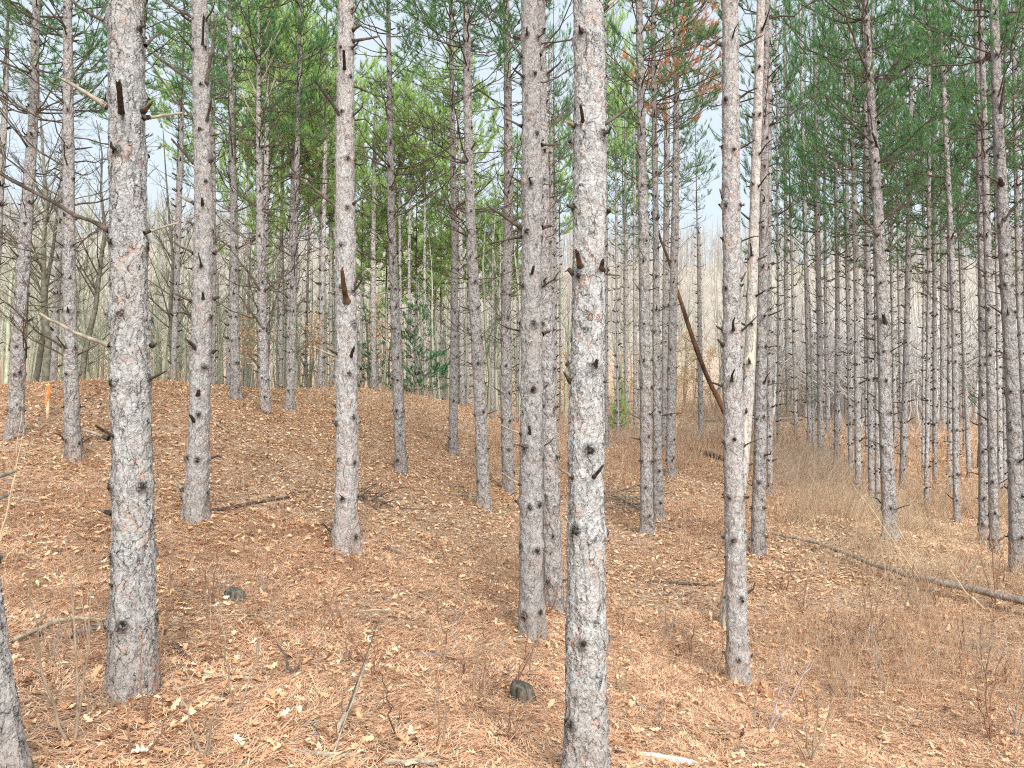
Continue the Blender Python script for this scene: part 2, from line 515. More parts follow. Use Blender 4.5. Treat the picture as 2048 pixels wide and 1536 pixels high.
def simple(name, c1, c2, scale=8, rough=.9, bump=0, trans=0, rand=0.0, stretch=None):
    m, nt, b, out = newmat(name)
    n = N(nt)
    tc = n.new('ShaderNodeTexCoord')
    co = tc.outputs['Object']
    if stretch:
        co = n.vmath('MULTIPLY', co, stretch)
    f = n.noise(co, scale, 4, .6)
    c = n.mix(n.rng(f, .3, .7), c1, c2)
    if rand:
        oi = n.new('ShaderNodeObjectInfo')
        vv = n.math('MULTIPLY_ADD', oi.outputs['Random'], rand, 1 - rand / 2)
        c = n.mix(1.0, c, n.vmath('SCALE', (1, 1, 1), scale=vv), 'MULTIPLY')
    n.put(b.inputs['Base Color'], c)
    b.inputs['Roughness'].default_value = rough
    if bump:
        n.put(b.inputs['Normal'], n.bump(f, .8, bump))
    if trans:
        tr = n.new('ShaderNodeBsdfTranslucent')
        n.put(tr.inputs[0], c)
        mx = n.new('ShaderNodeMixShader')
        mx.inputs[0].default_value = trans
        nt.links.new(b.outputs[0], mx.inputs[1])
        nt.links.new(tr.outputs[0], mx.inputs[2])
        nt.links.new(mx.outputs[0], out.inputs[0])
    return m


def leafmat(name, stops, trans=.3, rough=.8, island=True):
    """per-leaf colour from the random-per-island value"""
    m, nt, b, out = newmat(name)
    n = N(nt)
    g = n.new('ShaderNodeNewGeometry')
    c = n.ramp(g.outputs['Random Per Island'], stops)
    n.put(b.inputs['Base Color'], c)
    b.inputs['Roughness'].default_value = rough
    if trans:
        tr = n.new('ShaderNodeBsdfTranslucent')
        n.put(tr.inputs[0], c)
        mx = n.new('ShaderNodeMixShader')
        mx.inputs[0].default_value = trans
        nt.links.new(b.outputs[0], mx.inputs[1])
        nt.links.new(tr.outputs[0], mx.inputs[2])
        nt.links.new(mx.outputs[0], out.inputs[0])
    return m


M_bark_near = bark('flaking_bark', True, 25, amount=.015, lines=.95)
M_bark_near2 = bark('flaking_bark_second', True, 23, grey=(.49, .47, .45), amount=.016, salm=.4)
M_bark_mid = bark('grey_bark', False, 20, grey=(.51, .485, .465), amount=.035, salm=.3, lines=.9)
M_bark_far = bark('distant_bark', False, 13, grey=(.54, .515, .495), amount=.035, salm=.15, lines=.8)
M_bark_pale = bark('peeled_bark', False, 22, grey=(.58, .54, .50), amount=.012, salm=.3, pale=(.72, .63, .46), lines=.7)
M_dark = simple('dark_knot_wood', (.035, .027, .022), (.09, .07, .055), 30, bump=.003)
M_dead = simple('dead_branch_wood', (.05, .038, .03), (.17, .135, .105), 14, bump=.002)
M_pale = simple('weathered_branch_wood', (.20, .17, .13), (.47, .40, .30), 20, bump=.002)
M_orange = simple('broken_orange_wood', (.035, .025, .02), (.20, .10, .055), 6, bump=.003, stretch=(1, 1, .3))
M_twig = simple('grey_twig', (.20, .17, .14), (.40, .345, .285), 9)
M_needle_dark = leafmat('dark_pine_needles', [(0, (.04, .13, .055)), (.5, (.14, .33, .13)), (1, (.36, .56, .22))], .55)
M_needle_bright = leafmat('bright_pine_needles', [(0, (.32, .52, .17)), (.5, (.56, .74, .30)), (1, (.76, .88, .46))], .62)  # needles of the lit pines, the light on them put into the colour
M_needle_orange = leafmat('rust_pine_needles', [(0, (.62, .26, .11)), (.85, (.86, .46, .24)), (1, (.30, .34, .12))], .4)

# ------------------------------------------------------------------ pine boughs
def tufts(P, D, L, w, k, spread, r, back=.10):
    """k needles for every tip in P pointing about D: thin triangles"""
    n = len(P)
    P = np.repeat(P, k, 0)
    D = np.repeat(D, k, 0)
    dirs = D + r.normal(0, spread, (n * k, 3))
    dirs /= np.linalg.norm(dirs, axis=1)[:, None]
    base = P - D * (r.random((n * k, 1)) ** 1.0) * back
    ln = L * r.uniform(.7, 1.15, (n * k, 1))
    side = np.cross(dirs, r.normal(0, 1, (n * k, 3)))
    side /= np.linalg.norm(side, axis=1)[:, None] + 1e-9
    V = np.stack([base - side * w / 2, base + side * w / 2, base + dirs * ln], 1).reshape(-1, 3)
    F = np.arange(n * k * 3).reshape(-1, 3)
    return V, F


def bough(r, L, live=True, nsub=7, k=22, needle_L=.13, needle_w=.0055, rr=.016, curl=.3, subsub=True):
    """branch along +X, z up; live ones end in needle tufts"""
    mb = MB()
    lift = r.uniform(.05, .25) * L
    P = bez((0, 0, 0), (L * .5, r.normal(0, .06) * L, -lift * .25), (L, r.normal(0, .12) * L, lift + curl * L * .5), 8)
    P[1:-1] += r.normal(0, .012 * L, (6, 3))
    R = np.linspace(rr, rr * .3, 8)
    add_tube(mb, P, R, 4, 0)
    tips, dirs = [P[-1]], [P[-1] - P[-2]]
    for i in range(nsub):
        f = r.uniform(.22, .97)
        q = f * 7
        a = int(q)
        p = P[a] + (P[min(a + 1, 7)] - P[a]) * (q - a)
        t = P[min(a + 1, 7)] - P[a]
        t = t / np.linalg.norm(t)
        s = 1 if i % 2 else -1
        l = L * (1.02 - f * .75) * r.uniform(.28, .6)
        dr = t * .75 + np.array([0, s * r.uniform(.5, 1.0), r.uniform(-.1, .45)])
        dr /= np.linalg.norm(dr)
        e = p + dr * l + np.array([0, 0, (.25 if live else .12) * l])
        Q = bez(p, p + dr * l * .5 + r.normal(0, .05 * l, 3), e, 4)
        add_tube(mb, Q, np.linspace(rr * .42, rr * .16, 4), 3, 0, cap=False)
        tips.append(Q[-1])
        dirs.append(Q[-1] - Q[-2])
        if subsub:
            for j in range(2 if live else 1):
                g = r.uniform(.3, .85)
                p2 = Q[int(g * 3)]
                d2 = dr + r.normal(0, .55, 3)
                d2[2] = abs(d2[2]) * .7
                d2 /= np.linalg.norm(d2)
                e2 = p2 + d2 * l * r.uniform(.3, .55)
                Q2 = np.array([p2, (p2 + e2) / 2 + r.normal(0, .02 * l, 3), e2])
                add_tube(mb, Q2, np.array([rr * .24, rr * .2, rr * .12]), 3, 0, cap=False)
                tips.append(e2)
                dirs.append(e2 - p2)
    if live:
        tips = np.array(tips)
        dirs = np.array(dirs)
        dirs /= np.linalg.norm(dirs, axis=1)[:, None]
        dirs[:, 2] += .35
        dirs /= np.linalg.norm(dirs, axis=1)[:, None]
        V, F = tufts(tips, dirs, needle_L, needle_w, k, .34, r)
        mb.add(V, F, 1)
    return mb


rb = np.random.default_rng(11)
LIVE = [bough(rb, 1.0, True, 6, 20, .085, .0068, .0095) for _ in range(7)]
LIVE_SPARSE = [bough(rb, 1.0, True, 5, 18, .085, .005, .0095, subsub=True) for _ in range(4)]
LIVE_FAR = [bough(rb, 1.0, True, 8, 13, .10, .017, .009) for _ in range(5)]
DEAD = [bough(rb, 1.0, False, 10, 0, 0, 0, .0088, curl=.25) for _ in range(6)]
DEAD_SIMPLE = [bough(rb, 1.0, False, 3, 0, 0, 0, .0092, curl=.45, subsub=False) for _ in range(6)]


def crown(name, seed, H, rad, wood, needle, lib, dead_h=3.0, dead_n=3, dead_L=1.1, per=5, gap=.42, top=True, sparse=True, leader=.035):
    """live crown from z=0 to H with whorls of boughs; dead whorls hang below to -dead_h"""
    r = np.random.default_rng(seed)
    mb = MB()
    if top:
        add_tube(mb, np.array([[0, 0, -.1], [0, 0, H * .5], [0, 0, H]]), np.array([leader, leader * .6, .008]), 6, 0)
    z = -dead_h
    while z < 0 and dead_n:
        for i in range(r.poisson(dead_n)):
            a = r.uniform(0, 6.28)
            b = DEAD[r.integers(len(DEAD))] if r.random() < .6 else DEAD_SIMPLE[r.integers(6)]
            L = dead_L * r.uniform(.45, 1.15)
            mb.join(b, rotz(a) @ roty(-r.uniform(-.15, .55)), (0, 0, z + r.normal(0, .04)), L)
        z += r.uniform(.4, .6)
    z = 0
    while z < H - .1:
        f = z / H
        env = rad * (math.sin(math.pi * min(1, .30 + f * .72)) ** .8 * 1.0 + .08)
        for i in range(per + (r.random() < .5)):
            a = r.uniform(0, 6.28)
            L = env * r.uniform(.65, 1.15)
            el = r.uniform(.0, .35) + .55 * f
            l = lib if (not sparse or f > .12 or r.random() > .5) else LIVE_SPARSE
            mb.join(l[r.integers(len(l))], rotz(a) @ roty(-el), (0, 0, z + r.normal(0, .05)), L)
        z += gap * r.uniform(.8, 1.2)
    me = mb.mesh(name, [wood, needle], smooth=False)
    return me


CROWN = {
    'L': [crown('crown', 100 + i, 7.0, 1.55, M_dead, M_needle_dark, LIVE_SPARSE[:2] + LIVE[:5], 3.0, 2.4, 1.4, per=5, gap=.60) for i in range(3)],
    'R': [crown('crown', 200 + i, 7.0, 1.5, M_dead, M_needle_dark, LIVE[:5] + LIVE_SPARSE[:2], 2.2, 1.1, 1.0, per=3, gap=.52) for i in range(3)],
    'B': [crown('crown', 300 + i, 6.0, 1.8, M_dead, M_needle_bright, LIVE_FAR, 2.0, .7, 1.0, per=4, gap=.50, sparse=False) for i in range(3)],
    'N': [crown('crown', 500 + i, 7.0, 1.4, M_dead, M_needle_dark, LIVE_SPARSE, .6, 1, 1.0, per=2, gap=.9) for i in range(2)],  # unseen crowns of the near trees, kept sparse to let light through
    'O': [crown('crown', 400, 6.0, 1.6, M_dead, M_needle_orange, LIVE, 2.5, 3, 1.1, per=6, gap=.38, sparse=False)],
}
BR_MESH = [b.mesh('branch', [M_dead], smooth=True) for b in DEAD]
BRS_MESH = [b.mesh('branch', [M_dead], smooth=True) for b in DEAD_SIMPLE]
SPRAY_MESH = [b.mesh('branch', [M_dead, M_needle_dark], smooth=False) for b in LIVE_SPARSE]


# ------------------------------------------------------------------ trunks
def interp_path(P, W, zs):
    P = np.asarray(P)
    z = P[:, 2]
    x = np.interp(zs, z, P[:, 0])
    y = np.interp(zs, z, P[:, 1])
    w = np.interp(zs, z, W)
    k = np.array([.25, .5, .25])
    if len(zs) > 8:
        m = max(1, int(.25 / max(1e-3, zs[1] - zs[0])))
        ker = np.ones(2 * m + 1) / (2 * m + 1)
        pad = lambda a: np.concatenate([2 * a[0] - a[1:m + 1][::-1], a, 2 * a[-1] - a[-m - 1:-1][::-1]]) if len(a) > m + 1 else a
        for arr in ('x', 'y', 'w'):
            a = locals()[arr]
            if len(a) > m + 1:
                sm = np.convolve(pad(a), ker, 'valid')
                if arr == 'x':
                    x = sm
                elif arr == 'y':
                    y = sm
                else:
                    w = sm
    return np.stack([x, y, zs], -1), w


def noise1(r, n, k):
    a = r.normal(0, 1, max(2, n // k + 3))
    return np.interp(np.arange(n) / k, np.arange(len(a)), a)


def make_trunk(t, root, base, Pw, Wr, vis_z, H, mat, seed):
    r = np.random.default_rng(seed)
    cls = t['cls']
    snag = t.get('snag')
    r0 = Wr[1]
    if cls == 0:
        ring = .0055 if t['d'] < 6 else .010
        ns = int(2 * math.pi * r0 / ring)
        dz = ring
    elif cls == 1:
        ns, dz = 28, .03
    else:
        ns, dz = 12, .08
    z0 = -.12
    zs = np.concatenate([np.arange(z0, vis_z, dz), np.arange(vis_z, H, .3)]) if H > vis_z else np.arange(z0, H, dz)
    CP, R = interp_path(Pw, Wr, np.arange(z0, H + .3, .05))
    cz = CP[:, 2]
    X = np.interp(zs, cz, CP[:, 0])
    Y = np.interp(zs, cz, CP[:, 1])
    RR = np.interp(zs, cz, R)
    # whorls
    wh = []
    z = r.uniform(.25, .55)
    top_w = min(H - .2, vis_z + 1.0)
    while z < top_w:
        wh.append(z)
        z += r.uniform(.36, .62) if t['d'] < 16 else r.uniform(.42, .6)
    th = np.arange(ns) / ns * 2 * math.pi
    rad = np.repeat(RR[:, None], ns, 1)
    # buttress lobes at the foot and gentle out-of-round
    ph = r.uniform(0, 6.28, 3)
    lob = .5 * np.cos(3 * th + ph[0]) + .35 * np.cos(5 * th + ph[1]) + .25 * np.cos(2 * th + ph[2])
    foot = np.exp(-np.maximum(zs, 0) / .21)
    rad *= 1 + foot[:, None] * (.18 + .30 * lob[None, :])
    rad *= 1 + .018 * lob[None, :] + (.02 * noise1(r, len(zs), max(2, int(.25 / dz))))[:, None]
    knot = np.zeros((len(zs), ns))
    stubs = []
    for w in wh:
        rw = float(np.interp(w, zs, RR))
        rad *= 1 + (.05 * np.exp(-((zs - w) / .045) ** 2))[:, None]
        m = r.integers(3, 6) if t['d'] > 6 else r.integers(2, 5)
        a0 = r.uniform(0, 6.28)
        for i in range(m):
            a = a0 + i * 2 * math.pi / m + r.normal(0, .25)
            zz = w + r.normal(0, .02)
            stubs.append((a, zz, rw))
            if cls < 2:
                da = (th - a + math.pi) % (2 * math.pi) - math.pi
                dist2 = (da[None, :] * rw) ** 2 + ((zs - zz)[:, None] * .8) ** 2
                kr = (.024 + .008 * r.random()) * min(1.3, max(.8, rw / .11))
                g = np.exp(-dist2 / (2 * (kr * .62) ** 2))
                knot = np.maximum(knot, np.clip(g * 1.5, 0, 1))
                rad += np.exp(-dist2 / (2 * kr ** 2)) * kr * .45
    V = np.empty((len(zs), ns, 3))
    V[:, :, 0] = X[:, None] + rad * np.cos(th)
    V[:, :, 1] = Y[:, None] + rad * np.sin(th)
    V[:, :, 2] = zs[:, None]
    k = len(zs)
    i = np.arange(k - 1)[:, None] * ns
    j = np.arange(ns)[None, :]
    F = np.stack([i + j, i + (j + 1) % ns, i + ns + (j + 1) % ns, i + ns + j], -1).reshape(-1, 4)
    mb = MB()
    mb.add(V.reshape(-1, 3), F, 0, knot.ravel())
    # stubs of dead branches
    for (a, zz, rw) in stubs:
        x = float(np.interp(zz, cz, CP[:, 0]))
        y = float(np.interp(zz, cz, CP[:, 1]))
        d = np.array([math.cos(a), math.sin(a), 0])
        p0 = np.array([x, y, zz]) + d * (rw * .9)
        q = r.random()
        long = q < (.36 if zz > 1.4 else .12)
        L = r.uniform(.07, .26) if long else r.uniform(.012, .05)
        L *= 1.0 if t['d'] > 6 else .45
        up = r.uniform(.15, .8)
        dd = d + np.array([0, 0, up])
        dd /= np.linalg.norm(dd)
        p0 = p0 - np.array([0, 0, .01])
        sr = r.uniform(.007, .012) * (1.25 if cls == 2 else 1.0)
        P = np.array([p0, p0 + d * .02 + dd * .015, p0 + d * .02 + dd * L * .6 + r.normal(0, .008, 3), p0 + d * .02 + dd * L + r.normal(0, .02, 3) * (L > .1)])
        flare = 2.6 if cls == 2 else 1.7
        add_tube(mb, P, np.array([sr * flare, sr * 1.2, sr * .95, sr * (.8 if not long else .5)]), 5 if cls < 2 else 4, 1 if (q < .75 or not long) else 2)
    if snag:
        pass
    me = mb.mesh('trunk', [mat, M_dark, M_dead], knot=True)
    o = link('trunk', me, root)
    return o, (cz, CP)


TREES = []
for idx, t in enumerate(T):
    d = t['d']
    base_px = t['pts'][0]
    g = np.array([at(base_px[0], base_px[1], d)[0], d, 0.0])
    # put the foot where the sight line through it meets the ground near depth d
    ds = np.linspace(d * .8, d * 1.25, 400)
    PP = np.array([at(base_px[0], base_px[1], q) for q in ds])
    gg = ground(PP[:, 0], PP[:, 1])
    df = PP[:, 2] - gg
    s = np.where(np.diff(np.sign(df)) != 0)[0]
    if len(s):
        kk = s[np.argmin(np.abs(ds[s] - d))]
    else:
        kk = np.argmin(np.abs(df))
    d = float(ds[kk])
    base = np.array([PP[kk, 0], d, gg[kk]])
    t['base'] = base
    t['dd'] = d
    P, W = [], []
    for (px, py, w) in t['pts']:
        p = at(px, py, d)
        P.append(p - base)
        slant = d / (cp - (768 - py) / F_PX * sp)
        W.append(w / 2 * slant / F_PX * (.91 if t['cls'] < 2 else .85) / math.sqrt(1 + ((px - 1024) / F_PX) ** 2))
    P[0] = np.array([0, 0, -.02])
    P = np.array(P)
    order = np.argsort(P[:, 2])
    P = P[order]
    W = np.array(W)[order]
    P[0, :2] = P[0, :2] * 1.0
    vis = at(1024, -60, d)[2] - base[2]
    H0 = {'L': 13.0, 'R': 13.5, 'B': 13, 'O': 13.5, None: 0}[t['crown']] + (hash(idx * 7919) % 100) / 100 * 1.5
    if t['crown'] is None:
        H = P[-1, 2] if t.get('snag') else 11
    else:
        H = max(H0, t['cb'] + 5)
        if H < P[-1, 2] + .5:
            H = P[-1, 2] + 1.5
    t['H'] = H
    Hk = H if t['crown'] is None else min(H, t['cb'] + 3.0)
    if P[-1, 2] < H - .3:
        sl = (P[-1, :2] - P[-2, :2]) / max(.3, (P[-1, 2] - P[-2, 2]))
        sl = np.clip(sl, -.035, .035)
        dz = H - P[-1, 2]
        P = np.vstack([P, [[*(P[-1, :2] + sl * dz), H]]])
        W = np.append(W, max(.015, W[-1] * .2 if t['crown'] else W[-1] * .4))
    P = np.vstack([[P[0, 0], P[0, 1], -.3], P])
    W = np.insert(W, 0, W[0] * 1.05)
    vis = min(vis, H - .3) if not t.get('snag') else H
    near = t['cls'] == 0
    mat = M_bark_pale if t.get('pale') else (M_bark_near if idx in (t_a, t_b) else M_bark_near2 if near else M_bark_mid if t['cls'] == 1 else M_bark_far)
    name = 'dead_pine_tree' if t['crown'] is None else 'pine_tree'
    root = link(name, None)
    root.location = base
    root['label'] = t['label']
    root['category'] = 'pine tree'
    root['group'] = t['group'] or ('tall pines standing in plantation rows')
    to, (cz, CP) = make_trunk(t, root, base, P, W, vis, H, mat, 1000 + idx)
    t['root'] = root
    axis = lambda z, cz=cz, CP=CP: np.array([np.interp(z, cz, CP[:, 0]), np.interp(z, cz, CP[:, 1]), z])
    t['axis'] = axis
    t['W'] = (P[:, 2], W)
    r = np.random.default_rng(5000 + idx)
    if t['crown']:
        lib = CROWN['N' if t['cls'] == 0 else t['crown']]
        me = lib[r.integers(len(lib))]
        c = link('crown', me, root)
        cb = t['cb']
        p = axis(cb)
        tp = axis(H)
        dirv = (tp - p) / np.linalg.norm(tp - p)
        c.location = p
        zsc = (H - cb) / (6.0 if t['crown'] in 'BO' else 7.0)
        hs = r.uniform(.85, 1.12)
        c.scale = (hs, hs, zsc)
        c.rotation_euler = (-math.asin(dirv[1]), math.asin(dirv[0]), r.uniform(0, 6.28))
        c.rotation_mode = 'XYZ'
        # keep tilt and spin separate: spin about own axis first
        from mathutils import Matrix, Vector
        q = Vector((0, 0, 1)).rotation_difference(Vector(dirv))
        c.rotation_mode = 'QUATERNION'
        from mathutils import Quaternion
        c.rotation_quaternion = q @ Quaternion((0, 0, 1), r.uniform(0, 6.28))
    # individually placed dead branches on the trees close enough to show them
    if t['cls'] == 1 and t['crown']:
        left = t['crown'] == 'L'
        z = 1.6 if left else 2.6
        top = t['cb'] - (2.2 if left else 2.0)
        cnt = 0
        while z < t['cb'] and cnt < 40:
            for i in range(r.poisson(3.8 if left else 1.1)):
                a = r.uniform(0, 6.28)
                f = np.clip((z - 1.2) / 4.5, 0.12, 1)
                L = (2.0 if left else 1.15) * f * r.uniform(.45, 1.1)
                lib = BR_MESH if (r.random() < (.65 if left else .4) and L > .5) else BRS_MESH
                me = lib[r.integers(len(lib))]
                o = link('branch', me, root)
                rw = float(np.interp(z, t['W'][0], t['W'][1]))
                p = axis(z)
                o.location = p + np.array([math.cos(a), math.sin(a), 0]) * rw * .8
                o.rotation_euler = (r.uniform(-.5, .5), -r.uniform(-.05, .7), a)
                o.rotation_mode = 'XYZ'
                o.scale = (L, L, L)
                cnt += 1
            z += r.uniform(.38, .6)
    TREES.append(t)


# ------------------------------------------------------------------ prominent branches read off the photo (own parts)
def limb(ti, p0, p1, wpx, mat=None, dd=-.15, bend=.0, fork=None, tip=.55):
    """broken branch from trunk at p0 px to p1 px; dd: end depth offset in metres"""
    t = T[ti]
    d = t['dd']
    a = at(p0[0], p0[1], d)
    ax = t['axis'](a[2] - t['base'][2]) + t['base']
    rw = float(np.interp(a[2] - t['base'][2], *t['W']))
    off = a[0] - ax[0]
    off = np.clip(off, -rw * .95, rw * .95)
    dy = -math.sqrt(max(0, rw * rw - off * off))
    a = at(p0[0], p0[1], d + dy * .85)
    b = at(p1[0], p1[1], d + dy * .85 + dd)
    L = np.linalg.norm(b - a)
    r = np.random.default_rng(int(p0[0] * 7 + p0[1]))
    mid = (a + b) / 2 + np.array([0, 0, -bend * L]) + r.normal(0, .02 * L, 3)
    P = bez(a, mid, b, 9)
    P[1:-1] += r.normal(0, .006, (7, 3)) * min(1, L)
    R0 = wpx / 2 * d / F_PX
    if mat is M_dark:
        tip = .85
        b = a + (b - a) * .8
        P = bez(a, (a + b) / 2 + np.array([0, 0, .01]), b, 9)
    R = np.linspace(R0, R0 * tip, 9)
    R[0] *= 1.35
    R = R * (1 + r.normal(0, .05, 9))
    mb = MB()
    base = t['base']
    add_tube(mb, P - base, R, 8, 0)
    # jagged broken tip
    tdir = (P[-1] - P[-2]) / np.linalg.norm(P[-1] - P[-2])
    for q in range(3):
        e = P[-1] + tdir * R[-1] * r.uniform(1, 3) + r.normal(0, R[-1] * .5, 3)
        add_tube(mb, np.array([P[-1] - tdir * .01, e]) - base, np.array([R[-1] * .55, R[-1] * .12]), 4, 0)
    # collar of dark bark where it leaves the trunk
    out = (P[1] - P[0])
    out /= np.linalg.norm(out)
    add_tube(mb, np.array([P[0] - out * .012, P[0] + out * .012, P[0] + out * .03]) - base, np.array([R0 * 1.45, R0 * 1.25, R0 * .98]), 9, 1)
    if fork:
        for (f, ex, ey) in fork:
            s = P[int(f * 8)]
            e = at(ex, ey, s[1] + r.normal(0, .15))
            Q = bez(s, (s + e) / 2 + r.normal(0, .03, 3), e, 5)
            add_tube(mb, Q - base, np.linspace(R0 * .45, R0 * .15, 5), 5, 0)
    me = mb.mesh('branch', [mat or M_dead, M_dark])
    return link('branch', me, t['root'])


A, B, Cc, D_, E_, G_ = t_a, t_b, t_c, t_d, t_e, t_g
for a in [
    (A, (212, 212), (124, 158), 11, M_pale, -.1), (A, (243, 228), (236, 152), 12, M_dark, -.35), (A, (290, 236), (364, 226), 8, M_pale, .1),
    (A, (288, 222), (303, 206), 9, M_orange, -.1), (A, (216, 460), (-40, 325), 9, M_dead, .2, .04), (A, (292, 465), (356, 446), 6, M_pale, .15),
    (A, (216, 50), (110, -30), 8, M_dead, .3), (A, (292, 90), (330, 60), 6, M_dead, .3), (A, (218, 690), (82, 628), 9, M_pale, .0, .03),
    (A, (232, 876), (192, 852), 8, M_dead, -.25), (A, (214, 876), (168, 860), 8, M_pale, .05), (A, (219, 1026), (198, 1020), 8, M_dead, 0),
    (A, (229, 1172), (219, 1168), 7, M_dead, -.1), (A, (305, 690), (312, 688), 9, M_dead, -.05),
    (B, (1166, 243), (1160, 203), 7, M_dark, -.25), (B, (1207, 250), (1284, 196), 8, M_dead, .1), (B, (1150, 252), (1133, 243), 10, M_pale, -.1),
    (B, (1208, 18), (1236, -6), 8, M_pale, 0), (B, (1162, 535), (1154, 503), 12, M_orange, -.12), (B, (1203, 540), (1206, 520), 12, M_dead, -.12),
    (B, (1206, 548), (1240, 551), 5, M_dead, .05), (B, (1206, 535), (1228, 530), 6, M_pale, .05), (B, (1144, 545), (1133, 540), 8, M_dark, 0), (B, (1140, 762), (1128, 744), 8, M_dead, -.05),
    (B, (1206, 765), (1232, 762), 5, M_pale, .1), (B, (1146, 955), (1117, 935), 8, M_pale, -.1), (B, (1186, 955), (1207, 930), 8, M_dead, -.2),
    (D_, (689, 138), (687, 92), 7, M_dark, -.4), (D_, (706, 82), (758, 72), 7, M_dead, .1), (D_, (680, 230), (623, 150), 7, M_dark, -.1),
    (D_, (674, 415), (602, 358), 7, M_dead, .1), (D_, (693, 602), (684, 540), 13, M_orange, -.25), (D_, (676, 714), (626, 694), 5, M_pale, .1),
    (D_, (676, 708), (655, 697), 6, M_dead, -.2), (D_, (702, 712), (710, 690), 6, M_dark, -.2), (D_, (706, 60), (722, 50), 7, M_dead, -.1),
    (D_, (706, 408), (740, 380), 5, M_dead, .3), (D_, (672, 812), (655, 803), 5, M_dead, 0), (D_, (708, 575), (722, 540), 5, M_dark, .1),
    (E_, (1044, 112), (1012, 72), 6, M_dead, .1), (E_, (1080, 110), (1100, 80), 6, M_dead, .2), (E_, (1043, 252), (1012, 238), 6, M_dead, .1),
    (E_, (1041, 455), (976, 410), 9, M_dead, -.1, .04), (E_, (1041, 474), (974, 490), 6, M_dead, .1), (E_, (1041, 970), (1003, 945), 5, M_pale, 0),
    (E_, (1084, 290), (1121, 288), 6, M_dead, .2), (E_, (1084, 455), (1102, 452), 8, M_dead, .1), (E_, (1044, 868), (1002, 850), 5, M_pale, .1),
    (E_, (1060, 868), (1058, 850), 6, M_dark, -.15), (E_, (1064, 548), (1068, 530), 6, M_dark, -.15), (E_, (1086, 668), (1102, 662), 7, M_dark, .1),
    (Cc, (390, 38), (325, 0), 7, M_dead, .1), (Cc, (405, 90), (408, 18), 5, M_dark, -.3), (Cc, (413, 165), (434, 40), 7, M_dead, -.1, -.05), (Cc, (389, 165), (288, 92), 7, M_dead, .1, .02),
    (Cc, (389, 245), (295, 122), 5, M_dead, .2, .02), (Cc, (414, 240), (424, 196), 5, M_dark, -.1), (Cc, (387, 325), (343, 278), 7, M_dead, -.1), (Cc, (421, 322), (438, 308), 6, M_dead, 0),
    (Cc, (388, 406), (362, 392), 7, M_pale, 0), (Cc, (405, 410), (404, 395), 6, M_dark, -.15), (Cc, (386, 506), (336, 480), 5, M_dead, .1), (Cc, (429, 506), (453, 486), 6, M_dead, .1),
    (Cc, (385, 603), (345, 585), 6, M_dead, 0), (Cc, (406, 598), (406, 583), 6, M_dark, -.1), (Cc, (428, 598), (440, 594), 6, M_dark, 0), (Cc, (394, 700), (373, 678), 8, M_dark, -.1),
    (Cc, (425, 705), (434, 700), 6, M_dark, 0), (Cc, (389, 845), (379, 828), 7, M_dark, -.15), (Cc, (364, 980), (350, 960), 7, M_pale, -.05), (Cc, (396, 790), (398, 780), 8, M_dark, -.1),
    (G_, (1446, 395), (1440, 380), 6, M_dead, 0), (G_, (1482, 560), (1492, 545), 5, M_dead, 0), (G_, (1446, 690), (1436, 680), 7, M_dead, -.05), (G_, (1480, 695), (1470, 705), 6, M_dark, -.05),
    (t_r10, (1756, 470), (1710, 420), 6, M_dead, 0), (t_r10, (1777, 500), (1808, 470), 5, M_dead, 0), (t_r10, (1745, 285), (1630, 170), 5, M_dead, .3, .03),
    (t_r10, (1748, 178), (1680, 0), 6, M_dead, -.2, .03), (t_r10, (1760, 178), (1830, 50), 6, M_dead, .2, .02), (t_r10, (1757, 300), (1742, 258), 5, M_dark, -.3),
    (t_r10, (1763, 368), (1792, 310), 5, M_dead, -.1), (t_r10, (1758, 245), (1870, 135), 5, M_dead, .5), (t_r10, (1766, 440), (1870, 345), 5, M_dead, .5, .05),
    (t_r10, (1770, 645), (1766, 628), 8, M_dark, -.15),
    (t_r24, (2000, 225), (2010, 160), 7, M_dead, -.2), (t_r24, (2003, 368), (2000, 355), 9, M_dark, -.2), (t_r24, (2008, 440), (2040, 400), 7, M_dark, 0), (t_r24, (2000, 365), (1970, 350), 5, M_dead, 0),
    (t_u, (527, 657), (478, 590), 5, M_dead, -.1, .05), (t_u, (535, 657), (565, 540), 5, M_dead, -.1, .10),
    (t_u, (520, 735), (498, 708), 6, M_dead, 0), (t_u, (520, 580), (462, 500), 5, M_dead, 0), (t_u, (530, 580), (556, 560), 5, M_dead, 0),
]:
    limb(*a)

# pale drooping dead twigs at the top of the reddish ridge pine
for (a, b) in [((519, 170), (548, 110)), ((519, 200), (487, 130)), ((518, 120), (560, 60)), ((518, 110), (470, 60)), ((519, 230), (555, 150)), ((520, 260), (480, 180)), ((518, 90), (540, 40))]:
    limb(t_u, a, b, 4, M_pale, random.uniform(-.5, .4), .12, fork=[(.6, b[0] + random.uniform(-12, 12), b[1] - 20)])


TRUNK_XY = np.array([t['base'][:2] for t in T if t['dd'] < 17])
TRUNK_R = np.array([t['W'][1][2] for t in T if t['dd'] < 17])
_ground_plain = ground


def ground(x, y):
    x = np.atleast_1d(np.asarray(x, float))
    y = np.atleast_1d(np.asarray(y, float))
    z = _ground_plain(x, y)
    m = (y < 20)
    if m.any():
        a = np.zeros(int(m.sum()))
        for (tx, ty), tr in zip(TRUNK_XY, TRUNK_R):
            r2 = (x[m] - tx) ** 2 + (y[m] - ty) ** 2
            a = np.maximum(a, .055 * np.exp(-r2 / (2 * (tr * 1.9) ** 2)))
        z[m] += a
    return z




